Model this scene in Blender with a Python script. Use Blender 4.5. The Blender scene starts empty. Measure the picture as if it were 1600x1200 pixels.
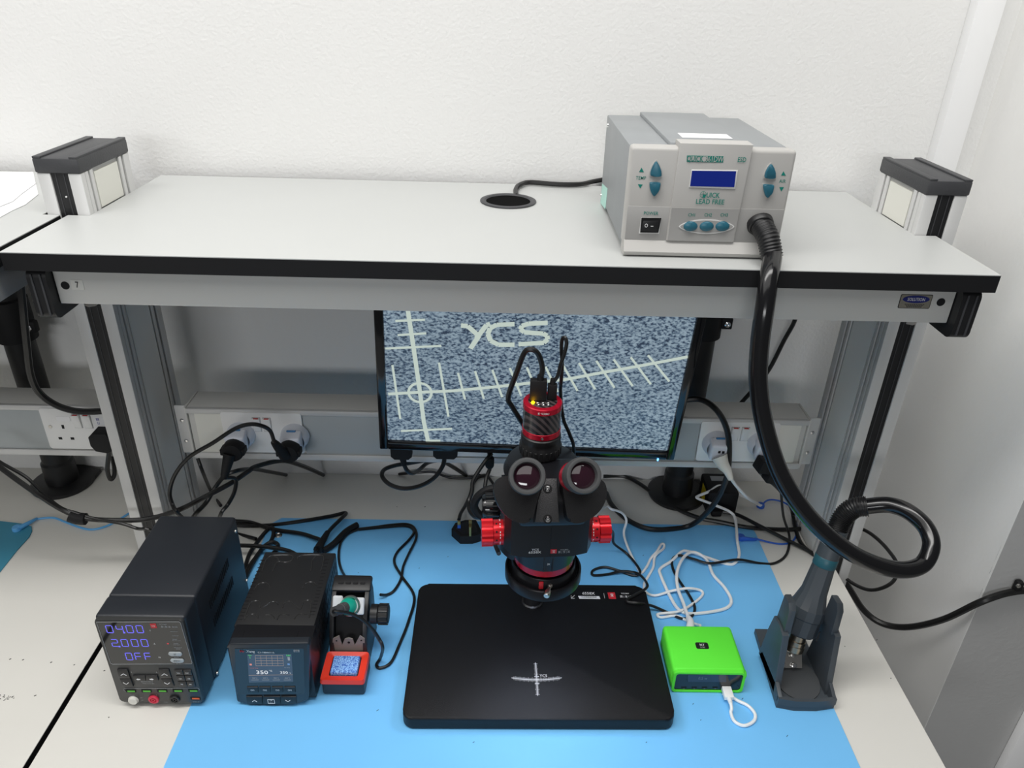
import bpy, bmesh, math, random
from mathutils import Vector, Matrix
random.seed(4)
SC = bpy.context.scene; COL = SC.collection
V = Vector

# ------------------------------------------------------------------ camera
CAM = V((-0.0049, -1.5298, 1.756)); PITCH, YAW, ROLL, F = 0.4943, 0.0188, 0.0295, 1172.4
_f = V((math.sin(YAW)*math.cos(PITCH), math.cos(YAW)*math.cos(PITCH), -math.sin(PITCH)))
_r0 = V((math.cos(YAW), -math.sin(YAW), 0)); _u0 = _r0.cross(_f)
_r = _r0*math.cos(ROLL)+_u0*math.sin(ROLL); _u = -_r0*math.sin(ROLL)+_u0*math.cos(ROLL)
cd = bpy.data.cameras.new('camera'); cam = bpy.data.objects.new('camera', cd); COL.objects.link(cam)
cd.sensor_fit = 'HORIZONTAL'; cd.sensor_width = 36; cd.lens = F/1600*36; cd.clip_start = .02
cam.matrix_world = Matrix(((_r.x, _u.x, -_f.x, CAM.x), (_r.y, _u.y, -_f.y, CAM.y), (_r.z, _u.z, -_f.z, CAM.z), (0, 0, 0, 1)))
SC.camera = cam
# ------------------------------------------------------------------ light
w = bpy.data.worlds.new('room_light'); SC.world = w; w.use_nodes = True
bg = w.node_tree.nodes['Background']; bg.inputs[0].default_value = (.93, .96, 1, 1); bg.inputs[1].default_value = .08
def area(name, loc, sx, sy, power, col=(1, .985, .96), target=None):
    l = bpy.data.lights.new(name, 'AREA'); l.shape = 'RECTANGLE'; l.size = sx; l.size_y = sy; l.energy = power; l.color = col
    o = bpy.data.objects.new(name, l); COL.objects.link(o); o.location = loc
    return o

area('ceiling_light', (-.35, -1.05, 3.0), 2.6, .40, 31)
area('ceiling_bounce_fill', (-1.3, -1.5, 3.1), 4.0, 2.4, 42, (1, .99, .97))  # added fill light standing in for bounce off the unseen ceiling
area('low_front_fill', (-1.2, -6.5, 2.45), 3.0, .7, 66, (.97, .985, 1)).rotation_euler = (math.radians(80), 0, math.radians(-10))  # added low fill from behind the camera, lifts the wall under the shelf
VS = SC.view_settings
SC.display_settings.display_device = 'sRGB'; VS.view_transform = 'Standard'; VS.look = 'None'; VS.exposure = 0.0; VS.gamma = 1; VS.use_curve_mapping = False
SC.cycles.max_bounces = 8

# ------------------------------------------------------------------ sighting helpers: a photo point plus one known plane gives a point in the room
def ray(px, py): return (_r*((px-800)/F) + _u*(-(py-600)/F) + _f)
def at_z(px, py, z): d = ray(px, py); return CAM+d*((z-CAM.z)/d.z)
def at_y(px, py, y): d = ray(px, py); return CAM+d*((y-CAM.y)/d.y)
def at_x(px, py, x): d = ray(px, py); return CAM+d*((x-CAM.x)/d.x)
def at_plane(px, py, p, n): d = ray(px, py); return CAM+d*((p-CAM).dot(n)/d.dot(n))
def crop(x0, y0, s): return lambda cx, cy: (x0+cx*s, y0+cy*s)

# ------------------------------------------------------------------ materials
MATS = {}
def mat(name, col, rough=.5, metal=0, bump=0, bscale=200, var=0, vscale=8, emit=None, estr=0, coat=0, spec=.5):
    if name in MATS: return MATS[name]
    m = bpy.data.materials.new(name); m.use_nodes = True; nt = m.node_tree; b = nt.nodes['Principled BSDF']
    b.inputs['Base Color'].default_value = (*col, 1); b.inputs['Roughness'].default_value = rough; b.inputs['Metallic'].default_value = metal
    b.inputs['Coat Weight'].default_value = coat; b.inputs['Coat Roughness'].default_value = .08
    b.inputs['Specular IOR Level'].default_value = spec
    tc = nt.nodes.new('ShaderNodeTexCoord')
    if bump:
        n = nt.nodes.new('ShaderNodeTexNoise'); n.inputs['Scale'].default_value = bscale; n.inputs['Detail'].default_value = 3
        bp = nt.nodes.new('ShaderNodeBump'); bp.inputs['Strength'].default_value = bump; bp.inputs['Distance'].default_value = .002
        nt.links.new(tc.outputs['Object'], n.inputs['Vector']); nt.links.new(n.outputs['Fac'], bp.inputs['Height']); nt.links.new(bp.outputs['Normal'], b.inputs['Normal'])
    if var:
        n = nt.nodes.new('ShaderNodeTexNoise'); n.inputs['Scale'].default_value = vscale; n.inputs['Detail'].default_value = 5
        r = nt.nodes.new('ShaderNodeMapRange'); r.inputs['To Min'].default_value = 1-var; r.inputs['To Max'].default_value = 1+var
        mx = nt.nodes.new('ShaderNodeMix'); mx.data_type = 'RGBA'; mx.blend_type = 'MULTIPLY'; mx.inputs[0].default_value = 1
        mx.inputs[6].default_value = (*col, 1); nt.links.new(tc.outputs['Object'], n.inputs['Vector']); nt.links.new(n.outputs['Fac'], r.inputs['Value'])
        nt.links.new(r.outputs['Result'], mx.inputs[7]); nt.links.new(mx.outputs[2], b.inputs['Base Color'])
    if emit: b.inputs['Emission Color'].default_value = (*emit, 1); b.inputs['Emission Strength'].default_value = estr
    MATS[name] = m; return m
WALL = mat('wall_plaster', (.79, .787, .772), .8, bump=.42, bscale=170, var=.02, vscale=3)
WALLR = mat('wall_plaster_right', (.88, .875, .855), .75, bump=.25, bscale=130, var=.02, vscale=4)
FLOOR = mat('grey_vinyl', (.32, .32, .31), .6, var=.1)
TRIMW = mat('white_gloss_paint', (.86, .86, .86), .35)
LAM = mat('shelf_laminate', (.50, .51, .50), .42, bump=.06, bscale=900, var=.02, vscale=6)
LAMT = mat('worktop_laminate', (.74, .725, .675), .45, bump=.06, bscale=900, var=.02, vscale=6)
BLK = mat('black_plastic', (.009, .009, .010), .42)
BLKM = mat('black_matte', (.006, .006, .007), .65, spec=.35)
BLKG = mat('black_gloss', (.006, .006, .007), .12, coat=.3)
CAP = mat('charcoal_cap', (.045, .046, .05), .5, bump=.2, bscale=300, var=.15, vscale=25)
ALU = mat('satin_aluminium', (.62, .62, .61), .42, metal=.15)
ALUD = mat('grooved_aluminium', (.42, .42, .41), .45, metal=.1)
PANEL = mat('cream_panel', (.78, .775, .71), .6)
BEAM = mat('grey_enamel', (.64, .635, .605), .4)
BLUEG = mat('blue_grey_panel', (.40, .43, .44), .45)
SOCK = mat('white_socket_plastic', (.80, .80, .79), .35)
ADP = mat('bluish_white_plastic', (.70, .73, .80), .4)
CREAMP = mat('cream_plug_plastic', (.72, .71, .66), .45)
RED = mat('red_anodised', (.72, .012, .022), .28, metal=.45)
REDP = mat('red_neon', (.5, .02, .02), .4)
CRIM = mat('crimson_anodised', (.50, .008, .03), .25, metal=.4)
STEEL = mat('steel', (.55, .53, .50), .3, metal=1)
CHROME = mat('chrome', (.8, .8, .8), .15, metal=1)
BRASS = mat('brass', (.55, .38, .14), .35, metal=1)
CABLE = mat('black_cable', (.007, .007, .007), .36)
CABLEW = mat('white_cable', (.90, .90, .89), .4)
CABLEB = mat('blue_cable', (.03, .13, .60), .4)
CABLELB = mat('light_blue_cable', (.12, .42, .80), .4)
MATB = mat('blue_rubber_mat', (.18, .54, .93), .6, bump=.05, bscale=700, var=.03, vscale=7)
MATT = mat('teal_rubber_mat', (.05, .27, .40), .55, var=.04)
HOSE = mat('black_rubber_hose', (.008, .008, .009), .16, var=.1, vscale=60)
GUN = mat('slate_plastic', (.055, .065, .075), .45)
GUNT = mat('teal_band', (.02, .10, .13), .4)
GREEN = mat('green_shell', (.13, .90, .05), .55, spec=.3)
WHITEP = mat('white_print', (.8, .8, .8), .5)
TEALP = mat('teal_print', (.0, .20, .155), .5)
GREYP = mat('grey_print', (.35, .36, .37), .5)
DARKP = mat('dark_print', (.03, .03, .03), .5)
REDPR = mat('red_print', (.55, .02, .03), .5)
SCOPE = mat('black_crackle_enamel', (.008, .008, .009), .42, bump=.25, bscale=1200, spec=.25)
SCOPES = mat('black_satin_enamel', (.008, .008, .010), .34, spec=.35)
BASEM = mat('base_powder_coat', (.005, .005, .006), .40, bump=.25, bscale=1400, spec=.30)
RUBG = mat('grey_rubber', (.05, .052, .054), .6)
LENS = mat('coated_lens', (.02, .004, .01), .05, coat=1)
NAVY = mat('navy_black_enamel', (.016, .019, .025), .42, bump=.12, bscale=1500)
NAVYF = mat('charcoal_front', (.035, .036, .036), .4)
DISP = mat('glossy_display_window', (.018, .018, .018), .07, coat=.4)
def emis(name, col, s): return mat(name, (.02, .02, .02), .4, emit=col, estr=s)
LEDV = emis('violet_led_segments', (.17, .16, 1), 1.0)
LEDR = emis('red_led', (1, .05, .08), .6)
LEDY = emis('yellow_led', (1, .50, .0), 30)
LEDB = emis('blue_led', (.1, .4, 1), 5)
GRN = mat('green_usb_tongue', (.10, .52, .04), .4)
ORG = mat('orange_usb_tongue', (.85, .13, .02), .4)
LCD = mat('blue_lcd', (.004, .012, .10), .25, emit=(.004, .012, .16), estr=.6)
STATG = mat('station_light_grey', (.465, .455, .435), .45)
STATM = mat('station_mid_grey', (.335, .33, .32), .45)
STATS = mat('station_steel_grey', (.27, .285, .295), .45, var=.09, vscale=22)
TEALB = mat('teal_buttons', (.022, .125, .18), .35)
REDT = mat('red_tray', (.82, .045, .02), .4)
GREENH = mat('green_handle', (.0, .35, .24), .5)
PAPER = mat('paper', (.84, .84, .85), .7)
YEL = mat('yellow_sticker', (.75, .55, .02), .5)
OLED = mat('dim_oled', (.016, .03, .05), .15, emit=(.02, .035, .06), estr=.35)

def node_mat(name): m = bpy.data.materials.new(name); m.use_nodes = True; return m, m.node_tree, m.node_tree.nodes['Principled BSDF']
# the monitor picture: grey-blue speckle of a magnified black surface
SCR, nt, b = node_mat('speckled_screen_picture'); tc = nt.nodes.new('ShaderNodeTexCoord')
n1 = nt.nodes.new('ShaderNodeTexNoise'); n1.inputs['Scale'].default_value = 230; n1.inputs['Detail'].default_value = 2.2; n1.inputs['Roughness'].default_value = .6
mp = nt.nodes.new('ShaderNodeMapping'); mp.inputs['Rotation'].default_value = (0, .6, 0); mp.inputs['Scale'].default_value = (.75, 1, 1.25)
cr = nt.nodes.new('ShaderNodeValToRGB'); e = cr.color_ramp.elements
e[0].position = .36; e[0].color = (.018, .032, .06, 1); e[1].position = .68; e[1].color = (.29, .38, .45, 1)
x = e.new(.45); x.color = (.09, .14, .20, 1); x = e.new(.54); x.color = (.215, .285, .345, 1)
n2 = nt.nodes.new('ShaderNodeTexNoise'); n2.inputs['Scale'].default_value = 4.5; mr = nt.nodes.new('ShaderNodeMapRange'); mr.inputs['To Min'].default_value = .62; mr.inputs['To Max'].default_value = 1.3
mm = nt.nodes.new('ShaderNodeMix'); mm.data_type = 'RGBA'; mm.blend_type = 'MULTIPLY'; mm.inputs[0].default_value = 1
for a, c in ((tc.outputs['Object'], mp.inputs[0]), (mp.outputs[0], n1.inputs[0]), (n1.outputs[0], cr.inputs[0]), (tc.outputs['Object'], n2.inputs[0]), (n2.outputs[0], mr.inputs[0]), (cr.outputs[0], mm.inputs[6]), (mr.outputs[0], mm.inputs[7]), (mm.outputs[2], b.inputs['Emission Color'])): nt.links.new(a, c)
b.inputs['Base Color'].default_value = (.02, .02, .025, 1); b.inputs['Roughness'].default_value = .35; b.inputs['Emission Strength'].default_value = .95
SCRL = mat('screen_line', (.02, .02, .02), .4, emit=(.50, .58, .52), estr=1)
# sponge: blue with darker pores
SPO, nt, b = node_mat('blue_sponge'); tc = nt.nodes.new('ShaderNodeTexCoord'); n1 = nt.nodes.new('ShaderNodeTexVoronoi'); n1.inputs['Scale'].default_value = 420
cr = nt.nodes.new('ShaderNodeValToRGB'); e = cr.color_ramp.elements; e[0].position = .25; e[0].color = (.33, .60, .95, 1); e[1].position = .8; e[1].color = (.03, .12, .55, 1)
nt.links.new(tc.outputs['Object'], n1.inputs[0]); nt.links.new(n1.outputs['Distance'], cr.inputs[0]); nt.links.new(cr.outputs[0], b.inputs['Base Color']); b.inputs['Roughness'].default_value = .95
# carbon-fibre weave
CF, nt, b = node_mat('carbon_fibre'); tc = nt.nodes.new('ShaderNodeTexCoord'); wv = nt.nodes.new('ShaderNodeTexWave'); wv.bands_direction = 'DIAGONAL'; wv.inputs['Scale'].default_value = 60; wv.inputs['Distortion'].default_value = .6
cr = nt.nodes.new('ShaderNodeValToRGB'); e = cr.color_ramp.elements; e[0].position = .35; e[0].color = (.010, .010, .012, 1); e[1].position = .7; e[1].color = (.075, .06, .06, 1)
nt.links.new(tc.outputs['Object'], wv.inputs[0]); nt.links.new(wv.outputs['Fac'], cr.inputs[0]); nt.links.new(cr.outputs[0], b.inputs['Base Color']); b.inputs['Roughness'].default_value = .35; b.inputs['Coat Weight'].default_value = .6

# ------------------------------------------------------------------ mesh helpers
def NB(): return bmesh.new()
def origin(o):
    p = V((0, 0, 0))
    while o: p = p+o.location; o = o.parent
    return p
def obj(name, bm, m, parent=None, loc=None, sharp=36, smooth=True):
    """link a bmesh whose vertices are in room coordinates as one mesh object"""
    bmesh.ops.recalc_face_normals(bm, faces=bm.faces[:])
    off = origin(parent) if parent else (V(loc) if loc is not None else V((0, 0, 0)))
    bmesh.ops.translate(bm, verts=bm.verts[:], vec=-off)
    if smooth:
        for fc in bm.faces: fc.smooth = True
        for ed in bm.edges:
            if len(ed.link_faces) == 2 and ed.calc_face_angle(0) > math.radians(sharp): ed.smooth = False
    me = bpy.data.meshes.new(name); bm.to_mesh(me); bm.free()
    ml = m if isinstance(m, (list, tuple)) else [m]
    for q in ml: me.materials.append(q)
    o = bpy.data.objects.new(name, me); COL.objects.link(o)
    if parent: o.parent = parent
    elif loc is not None: o.location = loc
    return o
def tag(o, label, cat, group=None):
    o['label'] = label; o['category'] = cat
    if group: o['group'] = group
    return o
def thing(name, label, cat, loc=(0, 0, 0), group=None):
    o = bpy.data.objects.new(name, None); COL.objects.link(o); o.location = loc; o.empty_display_size = .02
    return tag(o, label, cat, group)
def struct(name, bm, m): o = obj(name, bm, m); o['kind'] = 'structure'; return o
def bevel(bm, edges, r, seg=2):
    if r: bmesh.ops.bevel(bm, geom=edges, offset=r, segments=seg, profile=.5, affect='EDGES', clamp_overlap=True)
def obox(bm, c, ux, uy, uz, hx, hy, hz, r=0, seg=2):
    c = V(c); ux, uy, uz = V(ux), V(uy), V(uz)
    vs = [bm.verts.new(c+ux*(hx*a)+uy*(hy*b_)+uz*(hz*d)) for d in (-1, 1) for b_ in (-1, 1) for a in (-1, 1)]
    fs = [bm.faces.new([vs[i] for i in q]) for q in ((0, 2, 3, 1), (4, 5, 7, 6), (0, 1, 5, 4), (2, 6, 7, 3), (0, 4, 6, 2), (1, 3, 7, 5))]
    bevel(bm, list({e_ for f_ in fs for e_ in f_.edges}), r, seg); return bm
X, Y_, Z_ = V((1, 0, 0)), V((0, 1, 0)), V((0, 0, 1))
def box(bm, x0, x1, y0, y1, z0, z1, r=0, seg=2):
    return obox(bm, ((x0+x1)/2, (y0+y1)/2, (z0+z1)/2), X, Y_, Z_, abs(x1-x0)/2, abs(y1-y0)/2, abs(z1-z0)/2, r, seg)
def basis(n):
    n = V(n).normalized(); a = V((0, 0, 1)) if abs(n.z) < .9 else V((1, 0, 0)); u = a.cross(n).normalized(); return u, n.cross(u), n
def lathe(bm, o, ax, prof, n=32, close=False):
    """prof: list of (radius, height along ax)"""
    u, v, k = basis(ax); o = V(o); rings = []
    for r_, h in prof:
        if r_ < 1e-7: rings.append([bm.verts.new(o+k*h)])
        else: rings.append([bm.verts.new(o+k*h+(u*math.cos(2*math.pi*i/n)+v*math.sin(2*math.pi*i/n))*r_) for i in range(n)])
    pairs = list(zip(rings[:-1], rings[1:]))
    if close: pairs.append((rings[-1], rings[0]))
    for A, B in pairs:
        for i in range(n):
            j = (i+1) % n
            if len(A) == 1 and len(B) == 1: break
            q = [A[0], B[i], B[j]] if len(A) == 1 else [A[i], B[0], A[j]] if len(B) == 1 else [A[i], B[i], B[j], A[j]]
            bm.faces.new(q)
    return bm
def cyl(bm, p0, p1, r0, r1=None, n=24, ch=0):
    p0, p1 = V(p0), V(p1); r1 = r0 if r1 is None else r1; L = (p1-p0).length
    pr = [(0, 0), (r0-ch, 0)]+([(r0, ch), (r1, L-ch)] if ch else [(r0, 0), (r1, L)][1:])+[(r1-ch, L), (0, L)]
    if not ch: pr = [(0, 0), (r0, 0), (r1, L), (0, L)]
    return lathe(bm, p0, p1-p0, pr, n)
def spline(pts, sub=6):
    P = [V(p) for p in pts]
    if len(P) < 3: return P
    out = []
    for i in range(len(P)-1):
        a, b_, c, d = P[max(i-1, 0)], P[i], P[i+1], P[min(i+2, len(P)-1)]
        for k in range(sub):
            t = k/sub; out.append(.5*((2*b_)+(c-a)*t+(2*a-5*b_+4*c-d)*t*t+(3*b_-a-3*c+d)*t**3))
    out.append(P[-1]); return out
def tube(bm, pts, r, n=8, sub=6, rad=None):
    P = spline(pts, sub) if sub else [V(p) for p in pts]
    t0 = (P[1]-P[0]).normalized(); u = basis(t0)[0]; rings = []
    for i, p in enumerate(P):
        t = (P[min(i+1, len(P)-1)]-P[max(i-1, 0)]); t = t.normalized() if t.length > 1e-9 else t0
        u = (u-t*u.dot(t)); u = u.normalized() if u.length > 1e-6 else basis(t)[0]; v = t.cross(u)
        q = rad(i/(len(P)-1)) if rad else r
        rings.append([bm.verts.new(p+(u*math.cos(2*math.pi*k/n)+v*math.sin(2*math.pi*k/n))*q) for k in range(n)]); t0 = t
    for A, B in zip(rings[:-1], rings[1:]):
        for i in range(n): bm.faces.new([A[i], A[(i+1) % n], B[(i+1) % n], B[i]])
    bm.faces.new(rings[0][::-1]); bm.faces.new(rings[-1]); return bm
def prism(bm, pts, vec, r=0, seg=2):
    vec = V(vec); a = [bm.verts.new(V(p)) for p in pts]; b_ = [bm.verts.new(V(p)+vec) for p in pts]; n = len(a)
    top = bm.faces.new(a); bot = bm.faces.new(b_[::-1])
    for i in range(n): bm.faces.new([a[i], b_[i], b_[(i+1) % n], a[(i+1) % n]])
    if r: bevel(bm, list(top.edges), r, seg)
    return bm
def rrect(cx, cy, hx, hy, r, n=5):
    o = []
    for sx, sy, a0 in ((1, 1, 0), (-1, 1, 90), (-1, -1, 180), (1, -1, 270)):
        for k in range(n+1):
            a = math.radians(a0+90*k/n); o.append((cx+sx*(hx-r)+r*math.cos(a), cy+sy*(hy-r)+r*math.sin(a)))
    return o
def chaikin(p, it=2):
    for _ in range(it):
        q = []
        for i in range(len(p)):
            a, b_ = V(p[i]), V(p[(i+1) % len(p)]); q += [a*.75+b_*.25, a*.25+b_*.75]
        p = q
    return p
def text(s, size, c, m, parent, ux=X, uz=Z_, name='lettering', align='CENTER', bold=0, xs=1, depth=.0003):
    cu = bpy.data.curves.new('t', 'FONT'); cu.body = s; cu.size = 1; cu.align_x = align; cu.align_y = 'CENTER'; cu.offset = bold; cu.resolution_u = 2
    o = bpy.data.objects.new('t', cu); COL.objects.link(o)
    dg = bpy.context.evaluated_depsgraph_get(); me = bpy.data.meshes.new_from_object(o.evaluated_get(dg))
    bpy.data.objects.remove(o); bpy.data.curves.remove(cu)
    ux, uz = V(ux), V(uz); nrm = ux.cross(uz); off = V(c)-origin(parent)+nrm*depth
    for v in me.vertices: v.co = off+ux*(v.co.x*size*xs*.76)+uz*(v.co.y*size)
    me.materials.clear(); me.materials.append(m); me.name = name
    t = bpy.data.objects.new(name, me); COL.objects.link(t); t.parent = parent; return t
SEG = {'0': 'abcdef', '2': 'abged', '4': 'fgbc', 'O': 'abcdef', 'F': 'aefg', '5': 'afgcd', '3': 'abgcd', '.': ''}
def seven(bm, ch, cx, cz, y, w_, h, t):
    segs = {'a': (0, h/2, 1), 'g': (0, 0, 1), 'd': (0, -h/2, 1), 'f': (-w_/2, h/4, 0), 'b': (w_/2, h/4, 0), 'e': (-w_/2, -h/4, 0), 'c': (w_/2, -h/4, 0)}
    for s in SEG[ch]:
        dx, dz, hor = segs[s]; L = (w_ if hor else h/2)*.42
        obox(bm, (cx+dx, y, cz+dz), X, Y_, Z_, L if hor else t/2, .0002, t/2 if hor else L)
def stroke(bm, pts, wd, y, d=.0004):
    """flat printed stroke through (x, z) points on the plane y"""
    for (x0, z0), (x1, z1) in zip(pts[:-1], pts[1:]):
        a, b_ = V((x0, y, z0)), V((x1, y, z1)); k = (b_-a); L = k.length; k = k.normalized(); obox(bm, (a+b_)/2, k, Y_, k.cross(Y_), L/2+wd*.3, d, wd/2)

T = .75                                             # worktop height
S = 1.4243                                          # shelf height
XE = .664; XN = .6315; YP = -.4012; YPB = -.243     # shelf half width, notch, post front and back
YW = -.113                                          # face of the back wall

# ------------------------------------------------------------------ the room
XR = .8642; YC = -.535
bm = NB(); box(bm, -2.6, XR+.12, YW, YW+.12, 0, 3.0); struct('wall_back', bm, WALL)
bm = NB(); box(bm, XR, XR+.12, YC+.006, YW, 0, 3.0); struct('wall_right', bm, WALLR)
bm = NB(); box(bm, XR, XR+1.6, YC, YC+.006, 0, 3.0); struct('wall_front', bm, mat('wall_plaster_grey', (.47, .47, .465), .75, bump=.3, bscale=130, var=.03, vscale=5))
bm = NB(); box(bm, -2.6, XR+1.6, -3.2, YW, -.06, 0); struct('floor', bm, FLOOR)
bm = NB(); box(bm, .775, .822, YW-.026, YW, .6, 3.0, .002); struct('trim_1', bm, TRIMW)
bm = NB(); p = at_y(1578, 1150, YC); box(bm, p.x, p.x+.09, YC-.02, YC, 0, p.z+.085, .003); struct('trim_2', bm, TRIMW)
# chipped plaster edge on the corner of the right wall
rg = random.Random(3)
bm = NB(); P = [V((XR, YC+.0005, .2+.02*i)) for i in range(56)]; P += [V((XR, YC+.004+abs(rg.gauss(0, .004)), .2+.02*i)) for i in reversed(range(56))]
prism(bm, P, (-.0007, 0, 0))
o = obj('plaster_chips', bm, WALLR); o['kind'] = 'structure'; o.name = 'trim_3'

# ------------------------------------------------------------------ worktops and shelves
def notched(x0, x1, yf, yb, z, xn0, xn1, zt, left=True, right=True):
    p = [(x0, yf), (x1, yf)]
    p += [(x1, YP-.003), (xn1, YP-.003), (xn1, yb)] if right else [(x1, yb)]
    p += [(xn0, yb), (xn0, YP-.003), (x0, YP-.003)] if left else [(x0, yb)]
    return [V((a, b_, z)) for a, b_ in p]
def board(root, x0, x1, yf, yb, z, xn0, xn1, th, mtop, left=True, right=True):
    bm = NB(); prism(bm, notched(x0, x1, yf, yb, z, xn0, xn1, th, left, right), (0, 0, -.0012)); obj('laminate_top', bm, mtop, root)
    bm = NB(); prism(bm, notched(x0, x1, yf, yb, z-.0012, xn0, xn1, th, left, right), (0, 0, -th)); obj('black_edge', bm, BLKM, root)
wt = thing('worktop', 'pale grey laminate worktop with black edge under the shelf, carrying the blue mat', 'table', (0, -.6, T))
board(wt, -XE, XE, -1.02, -.1136, T, -XN, XN, .026, LAMT)
wl = thing('worktop', 'neighbouring pale grey worktop left of the black seam, with teal mat corner', 'table', (-1.3, -.6, T))
board(wl, -2.0, -XE-.009, -1.02, -.1136, T, -2, -XE-XE+XN-.009, .026, LAMT, left=False)
# specks and scuffs on the worktop
bm = NB()
for px, py in ((16, 1030), (55, 1087), (80, 1035), (116, 1039), (163, 1048), (170, 1121), (36, 1031), (1370, 1000), (1392, 1060), (620, 792), (664, 792), (594, 815), (1320, 1010)):
    q = at_z(px, py, T); obox(bm, q+V((0, 0, .0003)), V((.8, .6, 0)), V((-.6, .8, 0)), Z_, rg.uniform(.0006, .0016), .0006, .0003)
for i in range(26):
    q = at_z(rg.uniform(0, 22), rg.uniform(1085, 1097), T); obox(bm, q+V((0, 0, .0002)), V((.8, .6, 0)), V((-.6, .8, 0)), Z_, rg.uniform(.0004, .001), .0004, .0002)
o = obj('specks', bm, DARKP, wt); o['kind'] = 'stuff'

sh = thing('bench_shelf', 'wide pale grey shelf with thick black front edge carrying the hot air station', 'shelf', (0, -.36, S))
board(sh, -XE, XE, -.5795, -.136, S, -XN, XN, .024, LAM)
YB = -.556                                          # face of the front beam
bm = NB(); box(bm, -.617, .627, YB, YB+.035, 1.343, S-.0255, .002); bmf = obj('front_beam', bm, BEAM, sh)
for s in (-1, 1):
    bm = NB(); x0 = -.6175 if s < 0 else .6275
    xo = x0+s*.026
    pr = [V((x0, a, b_)) for a, b_ in rrect(YB+.018, 1.3615, .034, .0365, .012)]; prism(bm, pr, (s*.026, 0, 0)); o = obj('end_cap', bm, BLK, sh)
    for k in (-1, 1):
        bm = NB(); obox(bm, (x0+s*.013, YB-.0165, 1.362), X, Y_, Z_, .0008+.0005, .0006, .030); o2 = obj('cap_groove', bm, CAP, o); o2.location.x += k*.006
    q = at_y(102, 446, YB) if s < 0 else at_y(1470, 472, YB); bm = NB(); cyl(bm, (q.x, YB-.0006, q.z), (q.x, YB+.001, q.z), .0058); obj('fixing_hole', bm, BLKM, bmf)
    bm = NB(); box(bm, s*.598, s*.626, YB+.036, YP-.001, 1.336, S-.0255, .002); ar = obj('support_arm', bm, ALU, sh)
    bm = NB(); cyl(bm, (s*.586, YB+.02, 1.334), (s*.586, YB+.02, 1.3435), .0085, n=6); obj('bolt_head', bm, STEEL, sh)
# number label and maker's badge on the beam
p = at_y(121, 445, YB)
bm = NB(); box(bm, p.x-.0085, p.x+.0085, YB-.0006, YB, p.z-.007, p.z+.007); o = obj('number_label', bm, CREAMP, bmf)
text('7', .0125, (p.x, YB-.0008, p.z), DARKP, bmf, bold=0.0080)
p = at_y(1430, 471, YB)
bm = NB(); prism(bm, [V((a, YB-.0004, b_)) for a, b_ in rrect(p.x, p.z, .0225, .0105, .002)], (0, .0004, 0)); o = obj('badge_border', bm, DARKP, bmf)
bm = NB(); prism(bm, [V((a, YB-.0007, b_)) for a, b_ in rrect(p.x, p.z, .0215, .0096, .0016)], (0, .0004, 0)); obj('badge_plate', bm, mat('gold_tinted_foil', (.62, .58, .48), .25, metal=.9), bmf)
bm = NB(); prism(bm, [V((p.x+.0188*math.cos(a*.19635), YB-.0010, p.z+.0035+.0056*math.sin(a*.19635))) for a in range(32)], (0, .0004, 0)); obj('badge_oval', bm, mat('badge_blue', (.015, .022, .16), .3), bmf)
text('SOLUTION', .0066, (p.x, YB-.0012, p.z+.0033), WHITEP, bmf, bold=0.0080)
for k in range(3):
    bm = NB()
    for c in range(9-k): obox(bm, (p.x-.0125+.0031*c+.0015*k, YB-.0009, p.z-.0042-.0018*k), X, Y_, Z_, .0011, .0002, .0004)
    o = obj('fine_print', bm, DARKP, bmf)
# cable grommet in the shelf
gc = at_z(794, 315, S)
bm = NB(); lathe(bm, (gc.x, gc.y, S), Z_, [(.0375, 0), (.0475, .0005), (.0475, .0022), (.0455, .003), (.040, .003), (.0375, .001)], 40, close=True); g = obj('grommet_ring', bm, CAP, sh)
bm = NB(); lathe(bm, (gc.x, gc.y, S), Z_, [(0, .0006), (.0385, .0006), (.0385, .0010), (0, .0010)], 40); obj('grommet_hole', bm, mat('hole_black', (.004, .004, .004), .9, spec=.05), sh)

sl = thing('bench_shelf', 'neighbouring shelf at the far left with sheets of paper on top', 'shelf', (-1.3, -.36, S))
board(sl, -2.0, -XE-.012, -.62, -.136, S, -2, -XE-XE+XN-.006, .024, LAM, left=False)
bm = NB(); box(bm, -.705, -.683, -.61, YP-.002, 1.353, S-.0255, .002); obj('support_arm', bm, mat('dark_grey_enamel', (.30, .30, .30), .5), sl)
# paper on the neighbouring shelf
def sheet(pts, z, label):
    bm = NB(); P = [at_z(a, b_, z) for a, b_ in pts]; prism(bm, P, (0, 0, .0006)); q = P[0]
    tag(obj('paper_sheet', bm, PAPER, loc=(q.x, q.y, z)), label, 'paper', 'papers on the left shelf')
sheet([(-90, 350), (-40, 352), (0, 340), (20, 329), (40, 320), (60, 304), (52, 269), (0, 269), (-90, 268)], S+.0004, 'lower white paper sheet lying nearest the edge of the left shelf')
sheet([(-90, 340), (-40, 336), (0, 323), (20, 315), (34, 303), (56, 287), (50, 271), (0, 271), (-90, 270)], S+.0016, 'upper white paper sheet with wavy edge lying on another sheet on the left shelf')

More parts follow.
